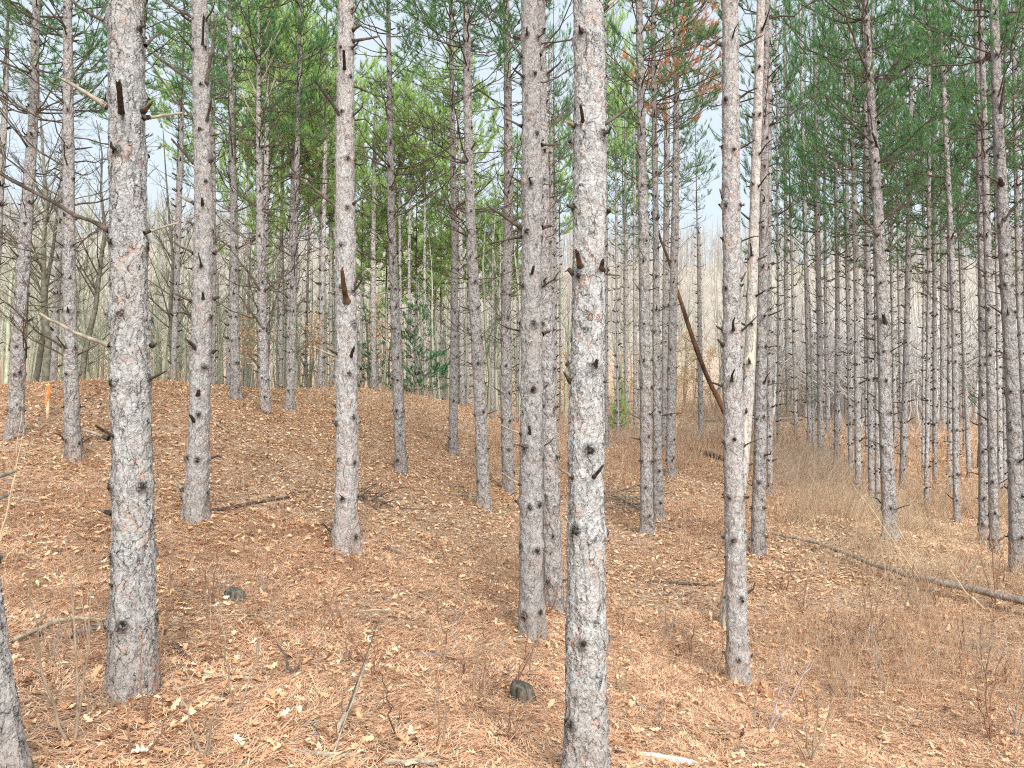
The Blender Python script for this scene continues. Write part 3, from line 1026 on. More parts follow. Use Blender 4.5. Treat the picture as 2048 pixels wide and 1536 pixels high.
# ------------------------------------------------------------------ the ground sheet
def ground_sheet():
    ny, nx = 620, 560
    v = np.linspace(0, 1, ny)
    Y = -8 + 20 * v + 520 * v ** 4.0 + 30 * v ** 2
    u = np.linspace(-1, 1, nx)
    U = np.sign(u) * (np.abs(u) * .55 + .45 * np.abs(u) ** 2.5)
    XX = U[None, :] * (np.abs(Y)[:, None] * 1.15 + 12)
    YY = np.repeat(Y[:, None], nx, 1)
    Z = ground(XX.ravel(), YY.ravel())
    V = np.stack([XX.ravel(), YY.ravel(), Z], -1)
    i = np.arange(ny - 1)[:, None] * nx
    j = np.arange(nx - 1)[None, :]
    F = np.stack([i + j, i + j + 1, i + nx + j + 1, i + nx + j], -1).reshape(-1, 4)
    m, nt, b, out = newmat('needle_strewn_soil')
    n = N(nt)
    tc = n.new('ShaderNodeTexCoord')
    co = tc.outputs['Object']
    st = n.vmath('MULTIPLY', n.vmath('ADD', co, n.vmath('SCALE', n.noise(co, 5, 2, .5, col=True), scale=.3)), (1, 2.2, 1))
    st_noise = n.noise(st, 34, 6, .75)
    strands = None
    for k, (ang, ph_) in enumerate([(.3, 0), (1.4, 5), (2.3, 9), (2.9, 14)]):
        vr = n.new('ShaderNodeVectorRotate', rotation_type='Z_AXIS')
        n.put(vr.inputs['Vector'], n.vmath('ADD', co, n.vmath('SCALE', n.noise(co, 2.5 + k, 2, .5, col=True), scale=.5)))
        vr.inputs['Angle'].default_value = ang
        sN = n.noise(n.vmath('ADD', n.vmath('MULTIPLY', vr.outputs[0], (7, 150, 20)), (ph_, ph_, 0)), 1.0, 2, .5)
        sN = n.rng(sN, .50, .72)
        strands = sN if strands is None else n.math('MAXIMUM', strands, sN)
    f1 = n.math('ADD', n.math('MULTIPLY', st_noise, .72), n.math('MULTIPLY', strands, .26))
    f2 = n.noise(co, .55, 3, .6)
    f3 = n.noise(co, 9, 4, .7)
    c = n.ramp(f1, [(.33, (.035, .022, .015)), (.41, (.46, .25, .14)), (.49, (.80, .48, .30)), (.61, (.93, .72, .50))])
    c2 = n.ramp(f1, [(.33, (.04, .028, .02)), (.42, (.52, .33, .21)), (.50, (.84, .59, .40)), (.62, (.94, .78, .58))])
    c = n.mix(n.rng(f2, .40, .62), c, c2)
    c = n.mix(n.math('MULTIPLY', n.rng(f3, .60, .72), .6), c, (.10, .06, .04))
    c = n.mix(n.math('MULTIPLY', n.rng(n.noise(co, 1.7, 4, .65), .60, .74), .25), c, (.26, .15, .09))
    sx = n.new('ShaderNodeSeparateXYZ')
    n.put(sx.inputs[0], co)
    c = n.mix(n.rng(sx.outputs[1], 45, 90), c, n.mix(f3, (.38, .335, .28), (.54, .48, .41)))  # far slope fades to grey, slight haze mixed into the soil colour
    n.put(b.inputs['Base Color'], c)
    n.put(b.inputs['Normal'], n.bump(f1, 1.0, .03))
    mb = MB()
    mb.add(V, F)
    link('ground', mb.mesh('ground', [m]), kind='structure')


ground_sheet()

# ------------------------------------------------------------------ leaf litter
def sample(n, y0, y1, power=1.0, margin=.08, r=rng):
    """points inside the view wedge (a little wider than the frame)"""
    y = y0 + (y1 - y0) * r.random(n) ** power
    x = (r.random(n) * 2 - 1) * (y * (.68 + margin) + 1.0)
    return x, y


# two leaf outlines (lobed oak leaf, simple oval)
def oak_outline():
    half = [(0, .02), (.10, .035), (.22, .16), (.30, .09), (.42, .26), (.52, .12), (.66, .27), (.74, .13), (.88, .17), (1.0, .0)]
    pts = half + [(x, -y) for (x, y) in half[::-1][1:]]
    P = np.array(pts) - np.array([.5, 0])
    return P


OAK = oak_outline()
OVAL = np.array([(-.5, 0), (-.25, .2), (.1, .26), (.35, .16), (.5, 0), (.35, -.16), (.1, -.26), (-.25, -.2)])
BLUNT = np.array([(-.5, .0), (-.2, .22), (.2, .2), (.5, 0), (.15, -.25), (-.2, -.16)])


def scatter_leaves(name, x, y, outline, size, mat, lift=.012, tilt=.35, curl=.5, r=rng):
    n = len(x)
    z = ground(x, y)
    k = len(outline)
    s = size * r.uniform(.6, 1.25, n)
    cx = r.normal(0, curl, n)
    cyv = r.normal(curl * .6, curl, n)
    asp = r.uniform(.75, 1.15, n)
    px = outline[None, :, 0] * s[:, None]
    py = outline[None, :, 1] * s[:, None] * asp[:, None]
    pz = (cx[:, None] * px ** 2 + cyv[:, None] * py ** 2 * 2.5) / s[:, None]
    pz += r.normal(0, .03, pz.shape) * s[:, None]
    px = np.concatenate([px, np.zeros((n, 1))], 1)
    py = np.concatenate([py, np.zeros((n, 1))], 1)
    pz = np.concatenate([pz, np.zeros((n, 1))], 1)
    a = r.uniform(0, 6.28, n)[:, None]
    t1 = r.normal(0, tilt, n)[:, None]
    t2 = r.normal(0, tilt, n)[:, None]
    X = px * np.cos(a) - py * np.sin(a)
    Y = px * np.sin(a) + py * np.cos(a)
    Z = pz + X * t1 + Y * t2
    Z -= np.minimum(Z.min(1, keepdims=True), 0) * .8
    V = np.stack([X + x[:, None], Y + y[:, None], Z + z[:, None] + lift * r.random((n, 1)) + .003], -1).reshape(-1, 3)
    j = np.arange(k)
    tri = np.stack([j, (j + 1) % k, np.full(k, k)], -1)
    F = (np.arange(n)[:, None, None] * (k + 1) + tri[None]).reshape(-1, 3)
    mb = MB()
    mb.add(V, F)
    return link(name, mb.mesh(name, [mat], smooth=False), kind='stuff')


M_leaf_tan = leafmat('tan_oak_leaves', [(0, (.12, .06, .04)), (.18, (.56, .31, .17)), (.55, (.72, .47, .27)), (.85, (.84, .62, .39)), (1, (.92, .78, .58))], .2, .7)
M_leaf_far = leafmat('brown_fallen_leaves', [(0, (.09, .045, .03)), (.15, (.54, .33, .19)), (.6, (.76, .53, .33)), (1, (.88, .69, .47))], .15, .8)
M_needle_litter = leafmat('fallen_needles', [(0, (.07, .035, .02)), (.22, (.60, .31, .18)), (.65, (.86, .53, .33)), (1, (.95, .74, .50))], 0, .7)


def feet(n, r=rng):
    k = r.integers(0, len(TRUNK_XY), n)
    a = r.uniform(0, 6.28, n)
    q = TRUNK_R[k] * 1.05 + np.abs(r.normal(0, .12, n))
    return TRUNK_XY[k, 0] + np.cos(a) * q, TRUNK_XY[k, 1] + np.sin(a) * q


def leaf_density(x, y):
    a = vnoise(x * .8, y * .8, 11)
    b = vnoise(x * .25, y * .25, 12)
    return np.clip(.32 + 1.3 * (a * .5 + b * .5 - .25) + .22 * (x < 0) * (y > 9), .05, 1)


x, y = sample(15000, 2.6, 11, .85)
k = rng.random(len(x)) < leaf_density(x, y)
scatter_leaves('oak_leaves', x[k], y[k], OAK, .084, M_leaf_tan, .025, .22, .5)
x, y = feet(1500)
scatter_leaves('leaves_at_the_feet', x, y, OAK, .065, M_leaf_tan, .03, .5, .5)
x, y = sample(8000, 2.6, 12, .85)
scatter_leaves('fallen_leaves', x, y, OVAL, .042, M_leaf_tan, .02, .3, .8)
x, y = sample(120000, 10, 30, .75)
k = rng.random(len(x)) < leaf_density(x, y) + .15
scatter_leaves('fallen_leaves_further_off', x[k], y[k], BLUNT, .078, M_leaf_far, .02, .25, .5)
x, y = sample(26000, 28, 52, .8)
scatter_leaves('distant_fallen_leaves', x, y, BLUNT, .18, M_leaf_far, .03, .4, .6)


def scatter_needles(name, n, y0, y1, power, L, w, mat):
    x, y = sample(n, y0, y1, power)
    # needles drift in matted wisps
    c = vnoise(x * 1.6, y * 1.6, 21)
    k = rng.random(n) < .35 + c * .8
    x, y = x[k], y[k]
    n = len(x)
    z = ground(x, y)
    base_a = vnoise(x * 2.2, y * 2.2, 22) * 9
    a = base_a + rng.normal(0, .9, n)
    l = L * rng.uniform(.5, 1.2, n)
    tz = rng.normal(0, .12, n) + .05
    dx, dy, dz = np.cos(a) * l, np.sin(a) * l, tz * l
    wx, wy = -np.sin(a) * w, np.cos(a) * w
    zz = z + rng.random(n) * .018 + .002
    bend = rng.normal(0, .12, n)
    mx, my = dx * .5 - dy * bend, dy * .5 + dx * bend
    V = np.stack([np.stack([x - wx, y - wy, zz], -1), np.stack([x + wx, y + wy, zz], -1),
                  np.stack([x + mx + wx, y + my + wy, zz + dz * .5 + .006], -1), np.stack([x + mx - wx, y + my - wy, zz + dz * .5 + .006], -1),
                  np.stack([x + dx, y + dy, zz + np.maximum(dz, -.004)], -1)], 1).reshape(-1, 3)
    b = np.arange(n)[:, None] * 5
    mb = MB()
    mb.add(V, (b + np.array([[0, 1, 2, 3]])))
    F3 = (b + np.array([[3, 2, 4]]))
    mb.F[3].append(F3)
    mb.M[3].append(np.zeros(n, np.int32))
    return link(name, mb.mesh(name, [mat], smooth=False), kind='stuff')


scatter_needles('fallen_pine_needles', 330000, 2.7, 9.5, .75, .13, .0018, M_needle_litter)
scatter_needles('fallen_pine_needles_further_off', 170000, 9, 22, .8, .17, .0030, M_needle_litter)

# twigs and bits of stick lying about
M_stick = leafmat('fallen_twigs', [(0, (.10, .07, .05)), (.5, (.30, .22, .15)), (1, (.58, .47, .34))], 0, .9)
mb = MB()
x, y = sample(1500, 2.8, 20, .8)
zg = ground(x, y)
for i in range(len(x)):
    L = rng.uniform(.08, .45)
    a = rng.uniform(0, 6.28)
    e = np.array([math.cos(a) * L, math.sin(a) * L, 0])
    p = np.array([x[i], y[i], zg[i] + .012])
    q = p + e
    q[2] = zg[i] + (e[0] * -.03) + rng.uniform(.0, .06)
    m_ = (p + q) / 2 + rng.normal(0, .03 * L * 3, 3) * .5
    m_[2] = max(m_[2], zg[i] + .01)
    add_tube(mb, np.array([p, m_, q]), np.array([1, .8, .4]) * rng.uniform(.002, .006), 4, 0)
link('fallen_twigs', mb.mesh('fallen_twigs', [M_stick]), kind='stuff')

# ------------------------------------------------------------------ undergrowth: leafless reddish stems and dry grass
M_stem = leafmat('bare_shrub_stems', [(0, (.22, .10, .06)), (.35, (.48, .28, .17)), (.7, (.66, .46, .31)), (1, (.82, .66, .48))], 0, .85)
M_grass = leafmat('dry_grass_blades', [(0, (.46, .32, .20)), (.5, (.70, .54, .36)), (1, (.88, .75, .56))], .2, .85)


def stems(name, pts, hmin, hmax, rad, per, mat, fan=.28, twigs=3, seed=3, curl=0.0):
    r = np.random.default_rng(seed)
    mb = MB()
    Vs, Fs = [], []
    n = 0
    x = np.repeat(pts[:, 0], per)
    y = np.repeat(pts[:, 1], per)
    hs = np.repeat(pts[:, 2], per) * r.uniform(.45, 1.1, len(x))
    x = x + r.normal(0, .05, len(x))
    y = y + r.normal(0, .05, len(y))
    z = ground(x, y) - .01
    base = np.stack([x, y, z], -1)
    dr = r.normal(0, fan, (len(x), 3))
    dr[:, 2] = 1
    h = hs * (hmax)
    h = np.maximum(h, hmin)
    P0 = base
    P1 = base + dr * h[:, None] * .5 + r.normal(0, .02, base.shape)
    dr2 = dr + r.normal(0, fan * .6, dr.shape)
    P2 = P1 + dr2 * h[:, None] * .5
    P2[:, 2] -= curl * h

    def seg(A_, B_, ra, rb_):
        d = B_ - A_
        s1 = np.cross(d, np.array([[.3, .9, .1]]))
        s1 /= np.linalg.norm(s1, axis=1)[:, None] + 1e-9
        s2 = np.cross(d, s1)
        s2 /= np.linalg.norm(s2, axis=1)[:, None] + 1e-9
        vs = []
        for (Q, rr) in ((A_, ra), (B_, rb_)):
            for a in (0, 2.094, 4.189):
                vs.append(Q + (s1 * math.cos(a) + s2 * math.sin(a)) * rr)
        V = np.stack(vs, 1)
        b = np.arange(len(A_))[:, None] * 6
        F = np.concatenate([b + np.array([[i, (i + 1) % 3, 3 + (i + 1) % 3, 3 + i]]) for i in range(3)])
        mb.add(V.reshape(-1, 3), F)
    dist = np.clip(y / 9, .8, 3.2)[:, None]
    ra = rad * dist
    seg(P0, P1, ra, ra * .75)
    seg(P1, P2, ra * .75, ra * .4)
    for k in range(twigs):
        f = r.uniform(.3, .95, (len(x), 1))
        S = np.where(f < .5, P0 + (P1 - P0) * f * 2, P1 + (P2 - P1) * (f - .5) * 2)
        d = r.normal(0, .55, base.shape)
        d[:, 2] = .8
        E = S + d * h[:, None] * r.uniform(.1, .3, (len(x), 1))
        seg(S, E, ra * .5, ra * .25)
    return link(name, mb.mesh(name, [mat], smooth=True), kind='stuff')


def brush(n, y0, y1, fn, seed):
    r = np.random.default_rng(seed)
    x, y = sample(n, y0, y1, .8, .1, r)
    keep = r.random(n) < fn(x, y)
    x, y = x[keep], y[keep]
    h = .5 + .7 * r.random(len(x))
    return np.stack([x, y, h], -1)


def brush_den(x, y):
    px = x / y * F_PX + 1024
    c = vnoise(x * .5, y * .5, 31)
    right = sstep(850, 1150, px)
    near = sstep(5.0, 8.5, y)
    lowleft = (1 - sstep(600, 1000, px)) * sstep(13, 9, y) * .12
    return np.clip((right * (.22 + .78 * near) * (.04 + 1.5 * sstep(.30, .75, c)) + lowleft + .04), 0, 1)


stems('undergrowth', brush(3600, 4.2, 11, brush_den, 1), .12, .48, .0019, 5, M_stem, .24, 3, 1)
stems('undergrowth_further_off', brush(9500, 10, 30, brush_den, 2), .18, .60, .0021, 4, M_stem, .26, 3, 2)
stems('undergrowth_by_the_hill', brush(3600, 26, 44, lambda x, y: .3 + .7 * sstep(-6, 2, x), 4), .3, .9, .0020, 4, leafmat('greyish_brush', [(0, (.34, .24, .18)), (.5, (.54, .42, .33)), (1, (.74, .62, .50))], 0, .9), .26, 2, 4)


def grass_den(x, y):
    px = x / y * F_PX + 1024
    return sstep(1500, 1720, px) * sstep(6.5, 8.5, y) * (1 - sstep(17, 21, y)) * (.05 + 1.3 * sstep(.3, .75, vnoise(x * .8, y * .8, 33)))


stems('dry_grass', brush(11000, 6.5, 21, grass_den, 5), .15, .62, .0016, 6, M_grass, .42, 2, 5, .12)


def scrub_den(x, y):
    px = x / y * F_PX + 1024
    return np.exp(-((px - 1600) / 75) ** 2) * np.exp(-((y - 21) / 3.5) ** 2) * 1.3


stems('grey_scrub', brush(9000, 15, 28, scrub_den, 6), .3, 1.05, .0020, 4, leafmat('scrub_stems', [(0, (.34, .25, .18)), (1, (.66, .54, .42))], 0, .9), .3, 3, 6)
# ragged tan growth in front of the hill
stems('pale_thicket', brush(2200, 34, 48, lambda x, y: .5 + 0 * x, 7), .5, 1.3, .0032, 3, leafmat('thicket_stems', [(0, (.40, .28, .18)), (1, (.62, .50, .38))], 0, .9), .2, 2, 7)


# ------------------------------------------------------------------ leafless woods on the hill
def bare_tree_mesh(r, H, r0, nb=12, twigs=4, lean=.05, sides=4, crooked=.03, sub=True):
    mb = MB()
    top = np.array([r.normal(0, lean) * H, r.normal(0, lean) * H, H])
    P = bez((0, 0, -.2), top * .5 + r.normal(0, crooked * H, 3), top, 8)
    P[1:-1] += r.normal(0, .008 * H, (6, 3))
    add_tube(mb, P, np.linspace(r0, r0 * .12, 8), sides, 0)
    for i in range(nb):
        f = r.uniform(.30, .98)
        q = f * 7
        a = int(q)
        p = P[a] + (P[min(7, a + 1)] - P[a]) * (q - a)
        L = H * r.uniform(.12, .34) * (1.2 - f)
        az = r.uniform(0, 6.28)
        d = np.array([math.cos(az), math.sin(az), r.uniform(.5, 1.4)])
        d /= np.linalg.norm(d)
        e = p + d * L + np.array([0, 0, .12 * L])
        Q = bez(p, p + d * L * .5 + r.normal(0, .06 * L, 3), e, 4)
        rr = r0 * (1 - f * .8) * .42
        add_tube(mb, Q, np.linspace(rr, rr * .25, 4), 3, 0, cap=False)
        for j in range(twigs):
            s = Q[r.integers(1, 4)]
            d2 = d + r.normal(0, .5, 3)
            d2 /= np.linalg.norm(d2)
            e2 = s + d2 * L * r.uniform(.2, .5)
            m2 = (s + e2) / 2 + r.normal(0, .03 * L, 3)
            add_tube(mb, np.array([s, m2, e2]), np.array([rr * .35, rr * .25, rr * .12]), 3, 0, cap=False)
            for q2 in range(2 if sub else 0):
                e3 = m2 + (d2 + r.normal(0, .6, 3)) * L * r.uniform(.08, .22)
                add_tube(mb, np.array([m2, e3]), np.array([rr * .2, rr * .1]), 3, 0, cap=False)
    return mb


rw_ = np.random.default_rng(21)
WT = [bare_tree_mesh(rw_, 1.0, .010, 20, 2, .03, 3, .02, False) for _ in range(6)]
WT2 = [bare_tree_mesh(rw_, 1.0, .012, 16, 3, .03, 4, .02) for _ in range(6)]
M_wood_far = leafmat('hillside_trunks', [(0, (.30, .265, .225)), (.4, (.42, .375, .32)), (.8, (.55, .49, .425)), (1, (.70, .64, .56))], 0, .95)  # wood tones lightened, a little haze painted into the colour
M_wood_pale = leafmat('pale_sapling_trunks', [(0, (.52, .48, .45)), (1, (.80, .77, .74))], 0, .9)


def forest(name, n, yr, xf, Hr, mat, seed, thick=1.0, WT=WT):
    r = np.random.default_rng(seed)
    mb = MB()
    y = yr[0] + (yr[1] - yr[0]) * r.random(n) ** .8
    x = xf(y, r)
    z = ground(x, y)
    for i in range(n):
        H = r.uniform(*Hr)
        mb.join(WT[r.integers(6)], np.diag([thick, thick, 1.0]) @ rotz(r.uniform(0, 6.28)), (x[i], y[i], z[i] - .1), H)
    return link(name, mb.mesh(name, [mat]), kind='stuff')


forest('distant_bare_woods', 2900, (50, 158), lambda y, r: (r.random(len(y)) * 2 - 1) * y * .80, (6, 10), M_wood_far, 31)
forest('pale_sapling_stand', 420, (36, 56), lambda y, r: y * ((1500 + 620 * r.random(len(y))) - 1024) / F_PX, (4.5, 8), M_wood_pale, 32, 1.5)
forest('bare_saplings_behind_the_ridge', 280, (29, 46), lambda y, r: y * ((-150 + 1250 * r.random(len(y))) - 1024) / F_PX, (4, 9), leafmat('lichened_saplings', [(0, (.26, .27, .19)), (1, (.56, .56, .44))], 0, .95), 33, 1.0, WT2)

# individually visible leafless trees
BT = []
for i in range(6):
    b = bare_tree_mesh(np.random.default_rng(60 + i), 9.0, .10, 26, 6, .05, 6, .05)
    BT.append(b)
M_bt_dark = simple('dark_hardwood_bark', (.09, .085, .065), (.22, .21, .16), 8, rand=.3)
M_bt_grey = simple('lichen_grey_bark', (.26, .27, .19), (.46, .47, .35), 8, rand=.3)
BTM = {}


def split_bare(b, mat):
    """trunk and crown as two meshes: the first add is the trunk"""
    tr, cr = MB(), MB()
    nt_ = 2  # trunk tube + its cap
    tr.V, tr.K = b.V[:nt_], b.K[:nt_]
    tr.n = sum(len(v) for v in tr.V)
    tr.F = {4: b.F[4][:1], 3: b.F[3][:1]}
    tr.M = {4: b.M[4][:1], 3: b.M[3][:1]}
    cr.V, cr.K = b.V[nt_:], b.K[nt_:]
    cr.n = sum(len(v) for v in cr.V)
    cr.F = {4: [f - tr.n for f in b.F[4][1:]], 3: [f - tr.n for f in b.F[3][1:]]}
    cr.M = {4: b.M[4][1:], 3: b.M[3][1:]}
    return tr.mesh('trunk', [mat]), cr.mesh('crown', [mat])


for i, b in enumerate(BT):
    BTM[i] = split_bare(b, M_bt_dark if i % 2 == 0 else M_bt_grey)
BARE = [
    (88, 805, 20, 0, 1.0, 'dark forked hardwood behind the orange stake'),
    (62, 800, 22, 2, .9, 'dark leafless tree left of the orange stake'),
    (160, 800, 22, 4, .9, 'crooked dark leafless tree just right of the left grey pine'),
    (345, 775, 26, 0, 1.1, 'dark leafless hardwood on the ridge between the thick left pine and the bent pine'),
    (372, 776, 25, 2, .8, 'slim dark hardwood touching the left of the bent pine at the ridge'),
    (-40, 800, 18, 1, 1.0, None), (20, 795, 24, 3, 1.0, None), (120, 790, 27, 5, 1.1, None), (185, 785, 26, 1, 1.0, None), (215, 785, 30, 3, 1.2, None),
    (310, 780, 29, 5, 1.1, None), (330, 782, 33, 1, 1.2, None), (400, 782, 31, 3, 1.1, None), (450, 784, 34, 5, 1.2, None), (600, 786, 33, 1, 1.1, None),
    (5, 790, 30, 3, 1.2, None), (250, 780, 33, 1, 1.2, None), (140, 785, 33, 3, 1.2, None), (75, 790, 32, 5, 1.1, None), (700, 795, 36, 3, 1.0, None),
    (540, 790, 37, 5, 1.0, None),
    (1770, 850, 36, 1, .8, None), (1955, 900, 26, 4, .62, 'crooked greenish sapling between the knotty pines at the right'), (1225, 840, 46, 3, 1.0, None), (1300, 840, 48, 5, 1.1, None),
    (1560, 845, 44, 1, 1.1, None), (1430, 845, 47, 3, 1.1, None), (1130, 830, 44, 5, 1.1, None), (980, 820, 42, 1, 1.0, None), (870, 815, 42, 3, 1.0, None),
    (1500, 845, 52, 5, 1.1, None), (1370, 842, 50, 1, 1.0, None), (1180, 835, 50, 3, 1.1, None)]
for i, (px, py, d, k, sc, lab) in enumerate(BARE):
    p = at(px, py, d)
    root = link('bare_tree', None, label=lab or ('leafless grey tree behind the ridge at the left' if px < 760 else 'leafless grey tree at the foot of the hill'),
                category='bare tree', group='leafless hardwoods behind the ridge' if px < 760 else 'leafless hardwoods below the hill')
    root.location = (p[0], p[1], gz(p[0], p[1]) - .05)
    root.rotation_euler = (0, 0, i * 2.1)
    root.scale = (sc, sc, sc)
    link('trunk', BTM[k][0], root)
    link('crown', BTM[k][1], root)

# tan-leaved young oaks and beeches
M_oakleaf = leafmat('held_tan_leaves', [(0, (.58, .38, .20)), (.5, (.76, .57, .34)), (1, (.88, .76, .55))], .45)
M_rust = leafmat('held_rusty_leaves', [(0, (.50, .28, .15)), (.6, (.72, .46, .27)), (1, (.84, .64, .42))], .4)


def leafy(r, H, R_, nleaf, lsize, mat_leaf, r0=.02, low=.1):
    b = bare_tree_mesh(r, H, r0, 14, 4, .06, 5, .04)
    tr, cr = split_bare_parts(b)
    # leaves hang on the branch ends
    ends = np.concatenate(cr.V)[::1]
    idx = r.integers(0, len(ends), nleaf)
    P = ends[idx] + r.normal(0, .05 * H ** .5, (nleaf, 3))
    if low:
        pz = r.uniform(low * H, H * .95, nleaf)
        rad = R_ * np.sqrt(r.random(nleaf)) * np.clip(1.2 - pz / H, .25, 1)
        an = r.uniform(0, 6.28, nleaf)
        cl = r.integers(0, 40, nleaf)
        ca, cz_, cr_ = r.uniform(0, 6.28, 40), r.uniform(low * H, H * .9, 40), r.uniform(.2, 1, 40)
        Q = np.stack([np.cos(ca[cl]) * cr_[cl] * R_, np.sin(ca[cl]) * cr_[cl] * R_, cz_[cl]], -1) + r.normal(0, .14 * R_, (nleaf, 3))
        P = np.where(r.random((nleaf, 1)) < .5, P, Q)
    d = r.normal(0, 1, (nleaf, 3))
    d /= np.linalg.norm(d, axis=1)[:, None]
    s = np.cross(d, r.normal(0, 1, (nleaf, 3)))
    s /= np.linalg.norm(s, axis=1)[:, None]
    l = lsize * r.uniform(.6, 1.2, (nleaf, 1))
    V = np.stack([P, P + d * l * .5 + s * l * .28, P + d * l, P + d * l * .5 - s * l * .28], 1).reshape(-1, 3)
    F = np.arange(nleaf * 4).reshape(-1, 4)
    lm = MB()
    lm.add(V, F)
    return tr, cr, lm.mesh('foliage', [mat_leaf], smooth=False)


def split_bare_parts(b):
    tr, cr = MB(), MB()
    tr.V, tr.K, tr.n = b.V[:2], b.K[:2], sum(len(v) for v in b.V[:2])
    tr.F = {4: b.F[4][:1], 3: b.F[3][:1]}
    tr.M = {4: b.M[4][:1], 3: b.M[3][:1]}
    cr.V, cr.K = b.V[2:], b.K[2:]
    cr.n = sum(len(v) for v in cr.V)
    cr.F = {4: [f - tr.n for f in b.F[4][1:]], 3: [f - tr.n for f in b.F[3][1:]]}
    cr.M = {4: b.M[4][1:], 3: b.M[3][1:]}
    return tr, cr


LV = []
for i in range(4):
    tr, cr, lf = leafy(np.random.default_rng(80 + i), 3.2, 1.5, 900, .10, M_oakleaf, .03)
    LV.append((tr.mesh('trunk', [M_twig]), cr.mesh('branches', [M_twig]), lf))
for i in range(2):
    tr, cr, lf = leafy(np.random.default_rng(90 + i), 2.4, .6, 300, .085, M_rust, .018, .3)
    LV.append((tr.mesh('trunk', [M_twig]), cr.mesh('branches', [M_twig]), lf))
LEAFY = [(1885, 985, 17.5, 4, .8, 'rusty-leaved young oak in front of the far right-hand pines'),
         (1350, 845, 42, 0, 1.3, None), (1325, 842, 44, 1, 1.2, None), (1385, 840, 43, 2, 1.3, None), (1425, 842, 45, 3, 1.2, None), (1370, 838, 50, 3, 1.6, None), (1280, 840, 46, 0, 1.1, None),
         (1050, 828, 42, 1, 1.3, None), (1000, 826, 44, 2, 1.2, None), (945, 822, 42, 3, 1.1, None), (880, 818, 41, 0, 1.0, None), (1130, 832, 44, 1, 1.3, None), (1170, 832, 46, 2, 1.2, None),
         (1545, 842, 46, 2, 1.5, None), (1580, 842, 44, 1, 1.1, None), (1600, 842, 50, 0, 1.7, None), (1490, 842, 44, 3, 1.0, None), (1240, 840, 48, 3, 1.2, None),
         (485, 792, 24, 5, 1.1, 'rusty oak leaves between the ridge pines left of the upcurved branches'), (505, 792, 27, 4, 1.3, 'taller rusty oak behind the ridge pine with upcurved branches'),
         (630, 795, 26, 5, 1.2, 'rusty-leaved sapling left of the moss-footed pine'), (765, 800, 28, 4, 1.4, 'rusty-leaved sapling beside the dark green fir'),
         (690, 790, 33, 2, .9, None), (330, 785, 34, 1, .8, None)]
for i, (px, py, d, k, sc, lab) in enumerate(LEAFY):
    p = at(px, py, d)
    root = link('young_oak', None, label=lab or 'young tree holding pale tan leaves below the hill', category='young tree', group=None if lab else 'tan-leaved young trees below the hill')
    root.location = (p[0], p[1], gz(p[0], p[1]) - .03)
    root.rotation_euler = (0, 0, i * 1.7)
    root.scale = (sc, sc, sc)
    for q, nm in zip(LV[k], ('trunk', 'branch', 'crown')):
        link(nm, q, root)


# ------------------------------------------------------------------ pines beyond the rows: bright crowns behind, dark crowns right
def full_pine(px, py, d, kind, H, cb, label, group, seed, wid=1.0, ntop=None):
    p = at(px, py, d)
    r = np.random.default_rng(seed)
    root = link('pine_tree', None, label=label, category='pine tree', group=group)
    z0 = gz(p[0], p[1])
    root.location = (p[0], p[1], z0)
    mb = MB()
    add_tube(mb, np.array([[0, 0, -.2], [.03, 0, H * .5], [0, 0.03, cb + 1]]), np.array([.105, .08, .05]) * (.72 if d > 30 else .9), 10, 0)
    for z in np.arange(.5, cb, .5):
        for q in range(4):
            a = r.uniform(0, 6.28)
            dd = np.array([math.cos(a), math.sin(a), .5])
            s = np.array([0, 0, z]) + dd * .08
            add_tube(mb, np.array([s, s + dd * .15]), np.array([.025, .01]), 4, 1)
    link('trunk', mb.mesh('trunk', [M_bark_far, M_dark]), root)
    lib = CROWN[kind]
    c = link('crown', lib[r.integers(len(lib))], root)
    c.location = (0, 0, cb)
    c.rotation_euler = (0, 0, r.uniform(0, 6.28))
    full = 6.0 if kind in 'BO' else 7.0
    c.scale = (wid, wid, (H - cb) / full)


k_ = 0


def by_height(px, d, ytop, ybot):
    g0 = gz(at(px, 800, d)[0], d)
    return at(px, ytop, d)[2] - g0, at(px, ybot, d)[2] - g0


for (px, d, yt, yb, w) in [(640, 26, -160, 330, 1.1), (575, 28, -120, 300, 1.1), (520, 24, -200, 190, 1.0), (455, 29, -100, 240, 1.1), (610, 36, 60, 430, 1.2), (660, 38, 150, 520, 1.1),
                           (720, 31, 300, 560, 1.0), (770, 33, 345, 600, 1.15), (830, 32, 335, 580, 1.15), (880, 34, 355, 590, 1.1), (935, 33, 335, 600, 1.1), (990, 34, 370, 600, 1.1), (1035, 32, 250, 560, .9),
                           (745, 42, 380, 640, 1.3), (860, 43, 400, 640, 1.3), (340, 36, 40, 330, 1.0), (1120, 46, 200, 470, 1.2), (1250, 44, 150, 430, 1.2), (1235, 34, -80, 330, .8)]:
    H, cb = by_height(px, d, yt, yb)
    full_pine(px, 800, d, 'B', H, cb, 'bright green pine crown behind the left and centre rows', 'bright green pines behind the rows', 700 + k_, w)
    k_ += 1
